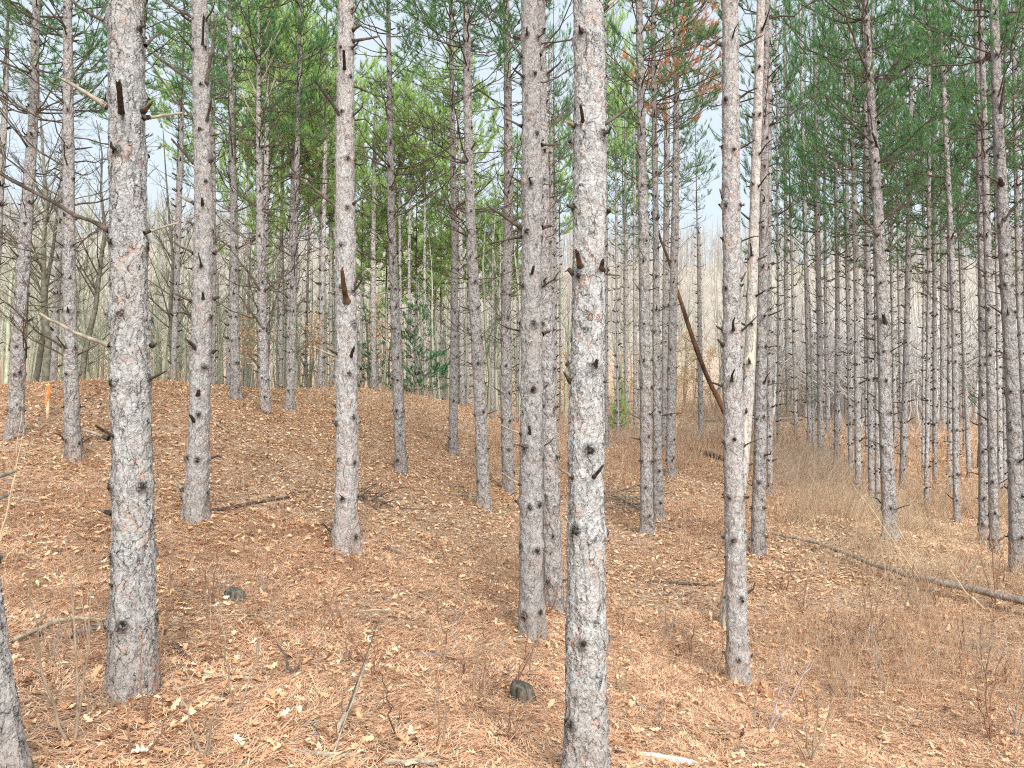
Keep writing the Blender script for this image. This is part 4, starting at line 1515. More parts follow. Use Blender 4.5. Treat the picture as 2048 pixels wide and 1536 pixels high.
for (px, d, yt, yb, w) in [(-20, 19, -260, 170, 1.3), (105, 21, -220, 190, 1.4), (262, 20, -240, 150, 1.5), (345, 24, -160, 230, 1.3), (228, 30, -20, 300, 1.3),
                           (1110, 30, -60, 420, .9), (1160, 34, 60, 440, .9), (1590, 33, 60, 430, 1.0), (1640, 36, 40, 420, 1.2), (1700, 34, -40, 400, 1.2), (1790, 36, -40, 420, 1.2),
                           (1860, 32, -60, 430, 1.1), (1930, 36, -40, 500, 1.2), (2020, 33, -80, 560, 1.2), (1400, 40, 170, 420, .9), (1745, 28, -100, 330, 1.1)]:
    H, cb = by_height(px, d, yt, yb)
    full_pine(px, 800, d, 'R', H, cb, *(('dark green pine crown in the upper left beyond the first rows', 'dark green pines in the upper left') if px < 400 else
              ('dark green far pine behind the right-hand rows', 'dark green pines behind the right-hand rows')), 700 + k_, w)
    k_ += 1


# dark green fir with layered boughs, low branches to the ground
def conifer(name, px, py, d, ytop, R_, lib, needle, label, cat, seed, gap=.3, per=7, droop=.1, zlow=.3, sx=1.0, group=None):
    p = at(px, py, d)
    r = np.random.default_rng(seed)
    H = at(px, ytop, d)[2] - gz(p[0], p[1])
    root = link(name, None, label=label, category=cat, group=group)
    root.location = (p[0], p[1], gz(p[0], p[1]))
    tb = MB()
    add_tube(tb, np.array([[0, 0, -.1], [0, 0, H * .5], [0, 0, H]]), np.array([.03, .02, .005]) * (H / 2.3) ** .8, 8, 0)
    link('trunk', tb.mesh('trunk', [M_bark_far]), root)
    mb = MB()
    z = zlow
    while z < H:
        f = z / H
        env = R_ * (1 - f) ** .8 + .08
        for i in range(per):
            a = r.uniform(0, 6.28)
            mb.join(lib[r.integers(len(lib))], rotz(a) @ roty(droop - f * .8 + r.normal(0, .08)), (0, 0, z + r.normal(0, .03)), env * r.uniform(.7, 1.1))
        z += gap * r.uniform(.8, 1.2)
    link('crown', mb.mesh('crown', [M_dead, needle], smooth=False), root)


M_needle_fir = leafmat('deep_green_fir_needles', [(0, (.05, .19, .08)), (1, (.16, .38, .16))], .4)
conifer('fir_tree', 835, 803, 29, 560, 1.7, LIVE_FAR, M_needle_fir, 'dark green fir with layered drooping boughs behind the pink trunks', 'fir tree', 41, .55, 5, .10, .3)
conifer('fir_tree', 742, 800, 31, 560, 1.0, LIVE_FAR, M_needle_fir, 'shaded dark fir beside the greyish pine right of the moss-footed pine', 'fir tree', 42, .5, 6, .12, .2)
conifer('young_pine', 1240, 838, 38, 725, .95, LIVE_FAR, M_needle_bright, 'small bright green pine standing alone in the tan clearing', 'young pine', 43, .3, 7, -.4, .2)
conifer('young_pine', 1627, 868, 26, 585, .55, LIVE, M_needle_dark, 'narrow dark green young pine between knotty right-hand trunks', 'young pine', 44, .45, 4, -.5, 1.6)
conifer('young_pine', 985, 815, 26, 440, 1.0, LIVE, M_needle_dark, 'young dark green pine with tufted low boughs left of the twin pines', 'young pine', 45, .6, 4, -.3, 2.0)
conifer('young_pine', 1935, 870, 25, 480, .8, LIVE_SPARSE, M_needle_dark, 'thin dull green young pine among the trunks at the right edge', 'young pine', 46, .6, 4, -.3, 2.2)


# ------------------------------------------------------------------ the broken trunk leaning behind the grey pine
def log(name, pts, wid, mats, label, cat, group=None, n=12, nseg=14, stub=0, seed=1, jag=True, sink=0.0):
    """pts: world points; wid: radii"""
    r = np.random.default_rng(seed)
    pts = np.array(pts, float)
    s = np.concatenate([[0], np.cumsum(np.linalg.norm(np.diff(pts, axis=0), axis=1))])
    u = np.linspace(0, s[-1], nseg)
    P = np.stack([np.interp(u, s, pts[:, i]) for i in range(3)], -1)
    P[1:-1] += r.normal(0, .006 * min(2, s[-1]), (nseg - 2, 3)) * np.array([1, 1, .4])
    R = np.interp(u, s, wid) * (1 + r.normal(0, .05, nseg))
    base = P[0].copy()
    mb = MB()
    P = P - base
    V, F = tube(P, R, n)
    V = V + r.normal(0, .03, V.shape) * np.repeat(R, n)[:, None]
    mb.add(V, F, 0)
    for (e, o, rr) in ((P[0], P[1], R[0]), (P[-1], P[-2], R[-1])):
        dd = (e - o) / np.linalg.norm(e - o)
        add_tube(mb, np.array([e - dd * .005, e + dd * rr * .3]), np.array([rr * .97, rr * .55]), n, 1 if len(mats) > 1 else 0)
        if jag:
            for q in range(3):
                x0 = e + r.normal(0, rr * .4, 3)
                add_tube(mb, np.array([x0, x0 + dd * rr * r.uniform(1, 3)]), np.array([rr * .4, .001]), 4, 0)
    root = link(name, None, label=label, category=cat, group=group)
    root.location = base
    link('trunk' if cat in ('log', 'leaning trunk') else 'stem', mb.mesh('trunk', mats), root)
    for i in range(stub):
        k = r.uniform(.1, .95) * (nseg - 1)
        a = int(k)
        p = P[a] + (P[min(a + 1, nseg - 1)] - P[a]) * (k - a)
        d = r.normal(0, 1, 3)
        t_ = P[-1] - P[0]
        t_ /= np.linalg.norm(t_)
        d -= t_ * (d @ t_)
        d[2] = abs(d[2]) * .8
        d /= np.linalg.norm(d)
        d = d + t_ * .5
        L = r.uniform(.1, .45) * (1.6 if stub > 8 else 1)
        sm = MB()
        rr = R[a]
        add_tube(sm, np.array([p, p + d * L * .5, p + d * L + r.normal(0, .04, 3)]), np.array([max(.006, rr * .22), max(.004, rr * .15), .003]), 5, 0)
        link('branch', sm.mesh('branch', [M_dead if r.random() < .6 else M_pale]), root)
    return root


def glog(name, pix, wpx, mats, label, cat, lift=.5, **kw):
    P, R = [], []
    for (px, py), w in zip(pix, wpx):
        p = on_ground(px, py)
        R.append(w / 2 * p[1] / F_PX)
        P.append(p)
    P = np.array(P)
    # keep it resting: subdivide and lift by radius over the local ground
    P[:, 2] = ground(P[:, 0], P[:, 1]) + np.array(R) * lift
    return log(name, P, R, mats, label, cat, **kw)


M_log = bark('fallen_log_bark', False, 13, grey=(.42, .37, .33), amount=.02, salm=.3)
p0 = on_ground(1492, 935)
q0 = at(1447, 818, p0[1] * .995)
q1 = at(1372, 640, p0[1] * .99)
q2 = at(1303, 425, p0[1] * .985)
log('leaning_trunk', [p0, q0, q0 * .62 + q1 * .38 + np.array([-.07, 0, 0]), q1, q1 * .5 + q2 * .5 + np.array([.06, 0, 0]), q2], [.072, .068, .062, .058, .045, .028], [M_orange, M_dark], 'orange-brown broken trunk leaning left across the gap behind the grey pine', 'leaning trunk', n=14, nseg=20, stub=12, seed=77)
glog('fallen_log', [(1545, 1078), (1650, 1105), (1750, 1150), (1850, 1185), (1950, 1213), (2110, 1256)], [5, 7, 10, 13, 15, 18], [M_log, M_dead],
     'long thin fallen pine lying down the slope to the right edge', 'log', lift=4.0, nseg=26, stub=16, seed=5)
glog('fallen_log', [(1378, 901), (1400, 907), (1448, 922)], [7, 9, 10], [M_dead, M_dark], 'short dark fallen log behind the grey pine, right of the middle clump', 'log', lift=1.0, nseg=10, stub=3, seed=6)
glog('fallen_log', [(1405, 846), (1500, 844), (1620, 843), (1760, 843)], [5, 5, 6, 4], [M_twig, M_twig], 'long pale log lying level at the edge of the sapling stand', 'log', lift=2.2, nseg=14, stub=3, seed=7)
glog('fallen_log', [(1205, 812), (1250, 806), (1275, 803)], [6, 6, 4], [M_twig, M_twig], 'pale log heap stick beside the small bright green pine', 'log', lift=1.2, nseg=8, seed=8)
glog('fallen_log', [(430, 1026), (500, 1012), (592, 994)], [9, 7, 4], [M_dead, M_dead], 'mossy fallen branch on the slope right of the bent pine', 'log', lift=.9, nseg=12, stub=4, seed=9)
glog('fallen_log', [(780, 1318), (870, 1315), (960, 1302), (1000, 1290)], [11, 11, 8, 6], [M_log, M_dead], 'half-buried rotting log left of the front twin pine foot', 'log', lift=.2, nseg=12, stub=2, seed=10)
glog('fallen_branch', [(985, 1298), (1020, 1285), (1075, 1283), (1132, 1296)], [6, 7, 6, 4], [M_pale, M_pale], 'curved pale stick at the foot of the front twin pine', 'branch', lift=1.0, nseg=12, seed=11)
glog('fallen_branch', [(408, 1360), (460, 1363), (517, 1362)], [10, 9, 7], [M_pale, M_pale], 'short thick pale stick lying right of the thick left pine', 'branch', lift=.9, nseg=9, seed=12)
glog('fallen_branch', [(347, 1298), (375, 1325), (400, 1343)], [9, 8, 6], [M_dead, M_pale], 'curved grey-brown stick next to the foot of the thick left pine', 'branch', lift=.9, nseg=9, seed=13)
glog('fallen_branch', [(150, 1278), (200, 1260)], [22, 16], [M_log, M_dead], 'short stout mossy log piece left of the thick left pine', 'branch', lift=.7, nseg=8, seed=14)
glog('fallen_branch', [(22, 1296), (110, 1258), (160, 1250), (215, 1249)], [8, 9, 7, 5], [M_pale, M_dead], 'long grey stick propped against the thick left pine', 'branch', lift=3.0, nseg=12, stub=1, seed=15)
pp = on_ground(668, 1482)
pe = at(743, 1283, pp[1] + .75)
log('fallen_branch', [pp + np.array([0, 0, .01]), (pp + pe) / 2 + np.array([.02, 0, -.0]), pe], [.013, .010, .004], [M_pale, M_pale], 'forked bleached stick sticking up out of the litter left of the stump', 'branch', n=8, nseg=10, stub=2, seed=16)
glog('fallen_branch', [(560, 1508), (680, 1520), (780, 1527), (880, 1534)], [9, 11, 11, 12], [M_pale, M_pale], 'long bleached branch along the bottom edge', 'branch', lift=.9, nseg=14, stub=2, seed=17)
glog('fallen_branch', [(1268, 1511), (1310, 1521), (1385, 1538)], [8, 18, 20], [simple('bleached_wood', (.5, .46, .42), (.78, .74, .70), 30, bump=.003, stretch=(1, 1, 3)), M_pale],
     'splintered whitish slab of wood at the bottom edge right of the thick pale trunk', 'branch', lift=.5, nseg=8, seed=18)
glog('fallen_branch', [(805, 1448), (850, 1455), (875, 1462)], [9, 9, 6], [M_dead, M_pale], 'short brown stick near the pine cones at the bottom', 'branch', lift=.8, nseg=7, seed=19)
glog('fallen_branch', [(1220, 1370), (1260, 1395), (1290, 1428)], [4, 7, 8], [M_pale, M_pale], 'pale bent stick right of the thick pale trunk', 'branch', lift=1.0, nseg=8, seed=20)
glog('fallen_branch', [(610, 1460), (632, 1440), (628, 1500)], [8, 8, 6], [M_twig, M_twig], 'crossed grey stick at the bottom, left of the forked bleached stick', 'branch', lift=1.5, nseg=9, seed=21)
glog('fallen_branch', [(700, 1470), (740, 1440), (758, 1405)], [7, 6, 4], [M_twig, M_twig], 'curving grey stick right of the forked bleached stick', 'branch', lift=1.5, nseg=9, seed=22)
glog('fallen_branch', [(770, 1100), (800, 1112), (832, 1125)], [8, 8, 5], [M_dead, M_dead], 'short mossy stick between the moss-footed pine and the twin pines', 'branch', lift=.7, nseg=8, seed=23)
glog('fallen_branch', [(1300, 1165), (1360, 1170), (1425, 1175)], [5, 6, 4], [M_dead, M_dead], 'dull stick lying left of the grey pine', 'branch', lift=.8, nseg=8, seed=24)
glog('fallen_branch', [(170, 1083), (235, 1092), (310, 1100)], [4, 5, 4], [M_dead, M_dead], 'thin stick behind the thick left pine', 'branch', lift=.9, nseg=8, seed=25)
glog('fallen_branch', [(850, 985), (905, 990), (965, 995)], [4, 4, 3], [M_pale, M_dead], 'thin pale stick in front of the thin grey pine left of centre', 'branch', lift=1.0, nseg=8, seed=26)
glog('fallen_branch', [(430, 848), (445, 858), (462, 868)], [5, 5, 3], [M_pale, M_dead], 'small grey stick on the slope right of the bent pine', 'branch', lift=1.0, nseg=7, seed=27)

# bent pale sticks caught upright at the left edge
for (a, b, w, lab) in [((-20, 1002), (14, 990), 10, 'upper pale broken branch end poking in at the left edge'), ((-25, 960), (30, 942), 8, 'lower pale branch end poking in at the left edge')]:
    d = 3.6
    p = at(*a, d)
    q = at(*b, d - .1)
    # these belong to the cut-off trunk
    me = MB()
    base = T[t_edge]['base']
    zz = p[2] - base[2]
    ax = T[t_edge]['axis'](zz) + base
    Q = bez(ax, (ax + q) / 2, q, 7)
    add_tube(me, Q - base, np.linspace(.014, .008, 7), 8, 0)
    link('branch', me.mesh('branch', [M_pale]), T[t_edge]['root'])

# ------------------------------------------------------------------ brush piles
def pile(px, py, n, rad, L, label, seed, mat_tip=M_twig, hgt=.35):
    c = on_ground(px, py)
    r = np.random.default_rng(seed)
    root = link('brush_pile', None, label=label, category='brush pile')
    root.location = c
    for i in range(n):
        a = r.uniform(-.5, .5) + (math.pi if r.random() < .5 else 0) + r.normal(0, .35)
        p = np.array([r.normal(0, rad * .5), r.normal(0, rad * .35), 0])
        p[2] = gz(c[0] + p[0], c[1] + p[1]) - c[2] + r.uniform(.01, hgt * .6)
        l = L * r.uniform(.4, 1.1)
        e = p + np.array([math.cos(a) * l, math.sin(a) * l, r.uniform(-.05, hgt)])
        e[2] = max(e[2], gz(c[0] + e[0], c[1] + e[1]) - c[2] + .01)
        mb = MB()
        Q = bez(p, (p + e) / 2 + r.normal(0, .08 * l, 3) + np.array([0, 0, .05]), e, 6)
        add_tube(mb, Q, np.linspace(.011, .003, 6) * r.uniform(.5, 1.4), 5, 0)
        for q in range(3):
            s = Q[r.integers(1, 5)]
            add_tube(mb, np.array([s, s + r.normal(0, .12, 3) + np.array([0, 0, .08])]), np.array([.004, .0015]), 3, 0)
        link('stick', mb.mesh('stick', [mat_tip if r.random() < .5 else M_dead]), root)


pile(1252, 1012, 34, .75, .95, 'tangle of dead sticks piled around the middle clump feet', 51)
pile(735, 1005, 18, .4, .5, 'small dark heap of sticks right of the moss-footed pine', 52, M_dead, .2)
pile(1700, 1287, 12, .3, .35, 'small dark tangle of twigs in the litter left of the fallen pine', 53, M_dead, .12)
pile(1400, 1055, 12, .5, .6, 'low heap of grey twigs left of the grey pine', 54, M_twig, .15)
pile(1215, 805, 12, 1.4, 1.8, 'far heap of pale sticks beside the small bright green pine', 55, M_twig, .3)


# ------------------------------------------------------------------ stumps
def stump(px, py, wpx, hpx, label, seed):
    """low rotten stump: ragged rounded rim, furrowed sides, roots running into the litter"""
    c = on_ground(px, py)
    r = np.random.default_rng(seed)
    R0 = wpx / 2 * c[1] / F_PX
    H = hpx * c[1] / F_PX
    ns, nz = 90, 26
    th = np.arange(ns) / ns * 2 * math.pi
    lobs = [(k_, a_, r.uniform(0, 6)) for k_, a_ in [(2, .09), (3, .10), (5, .06), (9, .03)]]
    root_lob = sum(a_ * np.cos(k_ * th + p_) for k_, a_, p_ in lobs)
    V = []
    for i in range(nz):
        s_ = i / (nz - 1)
        rr = R0 * math.cos(s_ * math.pi / 2) ** .42 * (1 + root_lob * (1.2 - .5 * s_)) * (1 + r.normal(0, .018, ns))
        rr = rr * (1 + .40 * math.exp(-s_ / .10) * (1 + 2.2 * root_lob))
        zt = -.05 + (H + .05) * math.sin(s_ * math.pi / 2) ** .75 * (1 + .14 * np.cos(th + 2.6) * (1 - s_ * .6))
        zt = zt + r.normal(0, .016 * H, ns) + .05 * H * np.cos(4 * th + 9 * s_)* s_ * (1 - s_)
        V.append(np.stack([rr * np.cos(th), rr * np.sin(th), zt], -1))
    V = np.array(V)
    j = np.arange(ns)[None, :]

    def strip(a_, b_):
        i = np.arange(a_, b_)[:, None] * ns
        return np.stack([i + j, i + (j + 1) % ns, i + ns + (j + 1) % ns, i + ns + j], -1).reshape(-1, 4)
    root = link('tree_stump', None, label=label, category='tree stump')
    root.location = c
    cut = int(nz * .56)
    mb = MB()
    mb.add(V[:cut + 1].reshape(-1, 3), strip(0, cut))
    link('bark', mb.mesh('bark', [simple('stump_side', (.03, .025, .02), (.21, .18, .14), 22, bump=.02, stretch=(1, 1, .22))]), root)
    tb = MB()
    W2 = V[cut:].reshape(-1, 3)
    k2 = nz - cut - 1
    tb.add(W2, strip(0, k2))
    link('cut_face', tb.mesh('cut_face', [simple('weathered_stump_top', (.04, .036, .03), (.19, .175, .145), 30, bump=.015)]), root)


stump(1042, 1400, 52, 34, 'weathered grey-green stump beside the thick pale trunk', 1)
stump(470, 1197, 44, 18, 'low dark stump between the thick left pine and the moss-footed pine', 2)

# ------------------------------------------------------------------ survey stake with orange tape
c = on_ground(95, 832)
dS = c[1]
k = dS / F_PX
H = 62 * k
root = link('survey_stake', None, label='wooden survey stake tied with bright orange tape at the left', category='stake')
root.location = c
mb = MB()
w = 2.6 * k
Vb = np.array([[sx * w, sy * w * .6, z] for z in (-.1, H) for (sx, sy) in ((-1, -1), (1, -1), (1, 1), (-1, 1))] + [[0, 0, H + w]])
mb.add(Vb, np.array([[0, 1, 5, 4], [1, 2, 6, 5], [2, 3, 7, 6], [3, 0, 4, 7]]))
mb.add(Vb, np.array([[4, 5, 8], [5, 6, 8], [6, 7, 8], [7, 4, 8]]))
link('stake', mb.mesh('stake', [simple('new_stake_wood', (.62, .45, .26), (.78, .62, .40), 20)], smooth=False), root)
mb = MB()
r = np.random.default_rng(3)
for s_ in (-1, 1, .3):
    zs = np.linspace(H * .93, H * (.45 + .12 * s_), 7)
    xs = s_ * (w * 1.3 + np.sin(np.linspace(0, 5, 7)) * w * .5)
    V = np.array([[x_ + q * 2.0 * k, -w * 1.1 - .01 * (s_ > 0), z] for x_, z in zip(xs, zs) for q in (-.6, .6)])
    i = np.arange(6)[:, None] * 2
    mb.add(V, np.concatenate([i, i + 1, i + 3, i + 2], 1))
for zc in (H * .93, H * .88):
    V, F = tube(np.array([[0, 0, zc - .015], [0, 0, zc + .02]]), np.array([w * 1.5, w * 1.5]), 8)
    mb.add(V, F)
link('tape', mb.mesh('tape', [simple('orange_flagging_tape', (.95, .22, .04), (1, .30, .07), 5, .5)], smooth=False), root)


# ------------------------------------------------------------------ saplings and canes one can point to
def sapling(px, py, tips, wpx, mat, label, name='bare_sapling', cat='sapling', ntw=10, seed=1, group=None, dd=0.0, bow=.085):
    c = on_ground(px, py)
    r = np.random.default_rng(seed)
    root = link(name, None, label=label, category=cat, group=group)
    root.location = c
    k = c[1] / F_PX
    for (tx, ty) in tips:
        e = at(tx, ty, c[1] + dd + r.normal(0, .12)) - c
        L = np.linalg.norm(e)
        m_ = e * .5 + r.normal(0, bow * L, 3)
        P = bez((0, 0, -.02), m_, e, 9)
        P[1:-1] += r.normal(0, .008, (7, 3))
        mb = MB()
        R0 = wpx / 2 * k
        add_tube(mb, P, np.linspace(R0, max(.0009, R0 * .25), 9), 6, 0)
        for q in range(ntw):
            a = r.integers(2, 8)
            s = P[a]
            dr = r.normal(0, .7, 3) + (P[a] - P[a - 1]) / np.linalg.norm(P[a] - P[a - 1]) * .9
            dr[2] = abs(dr[2])
            l = L * r.uniform(.06, .22)
            e2 = s + dr * l
            add_tube(mb, np.array([s, (s + e2) / 2 + r.normal(0, .01, 3), e2]), np.array([R0 * .35, R0 * .25, .0008]), 4, 0)
        link('stem', mb.mesh('stem', [mat]), root)


M_red = simple('red_brown_stem', (.17, .09, .06), (.34, .20, .13), 12)
M_brown = simple('brown_sapling_stem', (.22, .17, .12), (.40, .31, .22), 12)
M_cane = simple('chalky_violet_cane', (.34, .27, .29), (.54, .47, .48), 10)
M_tan = simple('dry_tan_stalk', (.52, .40, .26), (.72, .58, .40), 10)
sapling(145, 1500, [(128, 1075), (185, 1130), (60, 1110)], 7, M_brown, 'tallest brown sapling with forked stems at the left, before the thick left pine', seed=1, ntw=9)
sapling(292, 1450, [(285, 1255), (350, 1060)], 3.8, M_red, 'red-brown sapling rising across the foot of the thick left pine', seed=2, ntw=5)
sapling(270, 1530, [(285, 1330), (365, 1395)], 4, M_red, 'dark reddish twiggy shoot at the bottom left', seed=3, ntw=6)
sapling(410, 1533, [(412, 1430), (450, 1375), (335, 1345)], 6, M_brown, 'forked twig with a thin crossing shoot at the bottom, right of the thick left pine', seed=4, ntw=4)
sapling(475, 1430, [(455, 1250), (560, 1180)], 5, M_brown, 'thin brown shoot in the litter below the low dark stump', seed=5, ntw=7)
sapling(585, 1360, [(553, 1280), (600, 1330)], 9, M_dead, 'stubby dark bent stem right of the short thick pale stick', seed=6, ntw=3)
sapling(425, 1210, [(395, 1075), (440, 1090), (415, 1120)], 3.5, M_red, 'red twigs rising beside the low dark stump', seed=7, ntw=5)
sapling(885, 1505, [(888, 1340), (880, 1270)], 4, M_brown, 'slim upright brown shoot left of the weathered stump', seed=8, ntw=4)
sapling(790, 1480, [(765, 1350), (800, 1400)], 4, M_dead, 'wiry dark shoot near the pine cones', seed=9, ntw=5)
sapling(1022, 1395, [(1082, 1270), (1060, 1300)], 4, M_red, 'red cane arching over the weathered stump', seed=10, ntw=2)
sapling(1535, 1465, [(1635, 1275), (1565, 1315), (1580, 1330)], 3.2, M_cane, 'chalky violet bramble canes right of the grey pine foot', 'bramble_cane', 'bramble', 4, 11)
sapling(1620, 1530, [(1595, 1405), (1650, 1360), (1680, 1340), (1560, 1430)], 5, M_brown, 'brown twiggy shoots at the bottom right of the violet canes', seed=12, ntw=6)
sapling(1735, 1275, [(1745, 1100), (1725, 1130), (1770, 1170)], 3.5, M_red, 'upright red shoots in front of the fallen pine', seed=14, ntw=5)
sapling(1985, 1480, [(1975, 1330), (2010, 1290), (1950, 1360)], 3.5, M_red, 'upright red shoots near the right edge', seed=15, ntw=6)
sapling(1990, 1210, [(1978, 1000), (1960, 1090), (2010, 1080)], 3, M_red, 'tall thin red shoots before the close pair of pines', seed=16, ntw=5)
sapling(1855, 1180, [(1770, 1000), (1700, 960)], 2, M_tan, 'arching tan stalk in front of the big right-hand pine', 'dry_stalk', 'stalk', 3, 17)
sapling(1975, 1220, [(1895, 1125)], 4, M_tan, 'slanting bleached stalk above the fallen pine', 'dry_stalk', 'stalk', 2, 18)
sapling(0, 1085, [(35, 920), (49, 850), (45, 800)], 3, M_tan, 'long thin tan stalk arching up at the left edge', 'dry_stalk', 'stalk', 1, 19, bow=.03)
sapling(5, 1120, [(45, 1075), (30, 1060)], 3, M_tan, 'short tan stalk fan at the left edge', 'dry_stalk', 'stalk', 2, 20)
sapling(2030, 1475, [(1990, 1370), (2045, 1300), (2060, 1350)], 4, M_twig, 'grey twiggy shrub at the right edge below the fallen pine', 'bare_shrub', 'shrub', 12, 21)
sapling(1970, 1360, [(1960, 1250), (1990, 1240), (1940, 1260), (2010, 1255)], 3, M_twig, 'grey twiggy shrub tangled under the fallen pine', 'bare_shrub', 'shrub', 14, 22)
sapling(1465, 868, [(1410, 780), (1440, 720)], 3, M_twig, 'thin grey twig rising behind the leaning trunk foot', seed=23, ntw=4)
sapling(1660, 1000, [(1700, 900), (1610, 880), (1640, 870)], 1.6, M_brown, 'tan arching stems at the edge of the grey scrub', 'dry_stalk', 'stalk', 5, 24)
r_s = np.random.default_rng(8)
for i in range(90):
    px = r_s.uniform(20, 2030)
    py = r_s.uniform(1130, 1500)
    if py > 1350 and 1100 < px < 1240:
        continue
    h = r_s.uniform(50, 120) * (py - 700) / 600
    sapling(px, py, [(px + r_s.normal(0, 20), py - h * r_s.uniform(.7, 1)) for _ in range(r_s.integers(1, 4))], 3.2, [M_red, M_brown, M_red, M_twig][i % 4],
            'thin leafless shoot standing in the needle litter', 'bare_shoot', 'shoot', 5, 300 + i, 'thin leafless shoots in the litter')


# pine cones
def cone_mesh():
    mb = MB()
    r = np.random.default_rng(2)
    ga = 2.39996
    core, F = tube(np.array([[0, 0, -.018], [0, 0, 0], [0, 0, .02]]), np.array([.008, .012, .004]), 8)
    mb.add(core, F)
    for i in range(60):
        f = i / 60
        z = -.018 + .042 * f
        rad = .021 * math.sin(math.pi * (.2 + .75 * (1 - f)))
        a = i * ga
        d = np.array([math.cos(a), math.sin(a), .35])
        s = np.array([-math.sin(a), math.cos(a), 0])
        p = np.array([0, 0, z])
        t = .0052
        V = np.array([p + s * t * .5, p - s * t * .5, p + d * rad - s * t, p + d * rad * 1.12 + np.array([0, 0, .002]), p + d * rad + s * t])
        mb.add(V, np.array([[0, 1, 2], [0, 2, 3], [0, 3, 4]]))
    return mb.mesh('pine_cone', [simple('cone_scales', (.06, .035, .022), (.22, .14, .09), 60)], smooth=False)


CM = cone_mesh()
for i, (px, py, lab) in enumerate([(845, 1428, 'pine cone near the short brown stick at the bottom'), (824, 1493, 'pine cone closest to the bottom edge, left of the thick pale trunk'), (960, 1422, 'pine cone in front of the weathered stump'),
                                   (738, 1412, 'pine cone beside the forked bleached stick'), (447, 1405, 'round dark cone on the twig right of the thick left pine'), (1352, 1318, 'pine cone in the litter left of the grey pine foot')]):
    p = on_ground(px, py)
    o = link('pine_cone', CM, label=lab, category='pine cone', group='pine cones in the litter')
    o.location = p + np.array([0, 0, .018])
    o.rotation_euler = (1.3 + i * .3, .4 * i, i * 1.9)
    o.scale = (1.15,) * 3

# small green leaves of plants coming up at the bottom right
M_green = simple('fresh_green_leaf', (.30, .42, .14), (.46, .58, .26), 8, trans=.3)
for (px, py, s, n, lab) in [(1640, 1500, .06, 3, 'fresh pale green rosette at the bottom right'), (1530, 1530, .04, 3, 'fresh green leaves at the bottom edge'), (2040, 1382, .05, 3, 'yellow-green leaf tuft at the right edge'),
                            (1378, 1488, .03, 4, 'tiny green grass tuft right of the thick pale trunk'), (708, 1112, .04, 6, 'moss tuft at the foot of the second-row straight pine'), (345, 925, .03, 3, 'speck of green weed left of the bent pine'),
                            (120, 915, .09, 3, 'pale green leaf on the ground by the left grey pine')]:
    p = on_ground(px, py)
    r = np.random.default_rng(px)
    mb = MB()
    for i in range(n):
        a = i / n * 6.28 + r.normal(0, .3)
        L = s * r.uniform(.8, 1.3)
        d = np.array([math.cos(a), math.sin(a), .45])
        sd = np.array([-math.sin(a), math.cos(a), 0])
        ax = np.array([d * L * f + np.array([0, 0, -.25 * L * f * f]) for f in (0, .3, .6, .85, 1)])
        wd = np.array([.05, .34, .40, .24, .02]) * L
        V = np.concatenate([ax + sd * wd[:, None], ax - sd * wd[:, None], ax - np.array([0, 0, 1]) * wd[:, None] * .25])
        for q in range(4):
            mb.add(V[[q, q + 1, q + 11, q + 10, ]], np.array([[0, 1, 2, 3]]))
            mb.add(V[[q + 5, q + 6, q + 11, q + 10]], np.array([[3, 2, 1, 0]]))
    o = link('small_plant', mb.mesh('small_plant', [M_green]), label=lab, category='plant')
    o.location = p + np.array([0, 0, .01])

# ------------------------------------------------------------------ camera, sky, sun
cam = bpy.data.cameras.new('camera')
cam.sensor_width = 36
cam.sensor_fit = 'HORIZONTAL'
cam.lens = 36 * F_PX / 2048
cam.clip_start = .05
cam.clip_end = 2000
co = bpy.data.objects.new('camera', cam)
C.objects.link(co)
co.location = (0, 0, EYE)
co.rotation_euler = (math.radians(90) + PITCH, 0, 0)
bpy.context.scene.camera = co

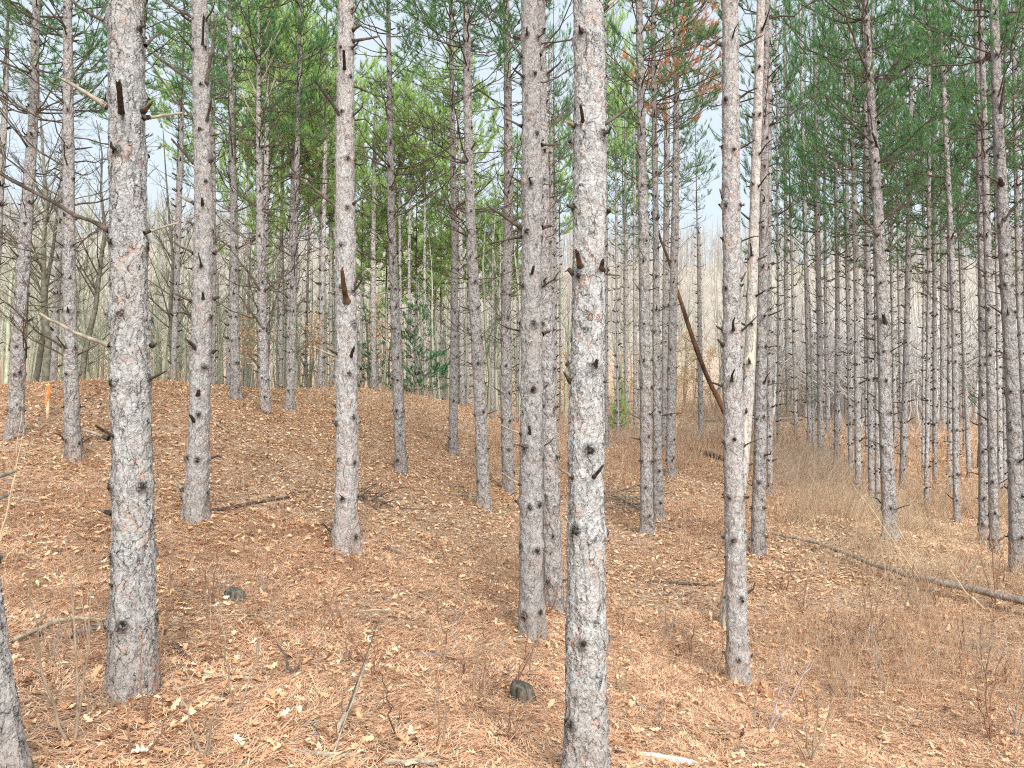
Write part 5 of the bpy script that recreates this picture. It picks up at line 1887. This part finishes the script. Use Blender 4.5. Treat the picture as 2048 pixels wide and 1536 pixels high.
SUN_EL, SUN_AZ = math.radians(40), math.radians(163)   # azimuth measured clockwise from +Y
w = bpy.data.worlds.new('World')
bpy.context.scene.world = w
w.use_nodes = True
nt = w.node_tree
nt.nodes.clear()
out = nt.nodes.new('ShaderNodeOutputWorld')
bg = nt.nodes.new('ShaderNodeBackground')
sky = nt.nodes.new('ShaderNodeTexSky')
sky.sky_type = 'NISHITA'
sky.sun_disc = False
sky.sun_elevation = SUN_EL
sky.sun_rotation = SUN_AZ
sky.air_density = 1.0
sky.dust_density = 4.0
sky.ozone_density = 1.0
hs = nt.nodes.new('ShaderNodeHueSaturation')
hs.inputs['Saturation'].default_value = .42
hs.inputs['Value'].default_value = 1.0
nt.links.new(sky.outputs[0], hs.inputs['Color'])
mx = nt.nodes.new('ShaderNodeMix')
mx.data_type = 'RGBA'
mx.inputs[0].default_value = .7
mx.inputs[7].default_value = (6.5, 7.5, 8.3, 1)     # bright cloud veil over the clear sky
nt.links.new(hs.outputs[0], mx.inputs[6])
nt.links.new(mx.outputs[2], bg.inputs['Color'])
bg.inputs['Strength'].default_value = .15
nt.links.new(bg.outputs[0], out.inputs[0])

sun = bpy.data.lights.new('sun', 'SUN')
sun.energy = 5.0
sun.angle = math.radians(25)
sun.color = (1, .975, .94)
so = bpy.data.objects.new('sun', sun)
C.objects.link(so)
from mathutils import Vector
dv = Vector((math.sin(SUN_AZ) * math.cos(SUN_EL), math.cos(SUN_AZ) * math.cos(SUN_EL), math.sin(SUN_EL)))
so.rotation_mode = 'QUATERNION'
so.rotation_quaternion = dv.to_track_quat('Z', 'Y')

sc = bpy.context.scene
sc.view_settings.view_transform = 'Standard'
sc.view_settings.look = 'None'
sc.view_settings.exposure = 0
sc.view_settings.gamma = 1
sc.cycles.max_bounces = 4
sc.cycles.diffuse_bounces = 3
sc.cycles.transmission_bounces = 3
sc.cycles.use_denoising = False
sc.cycles.use_adaptive_sampling = True
sc.cycles.adaptive_threshold = .03
sc.cycles.filter_width = 1.15
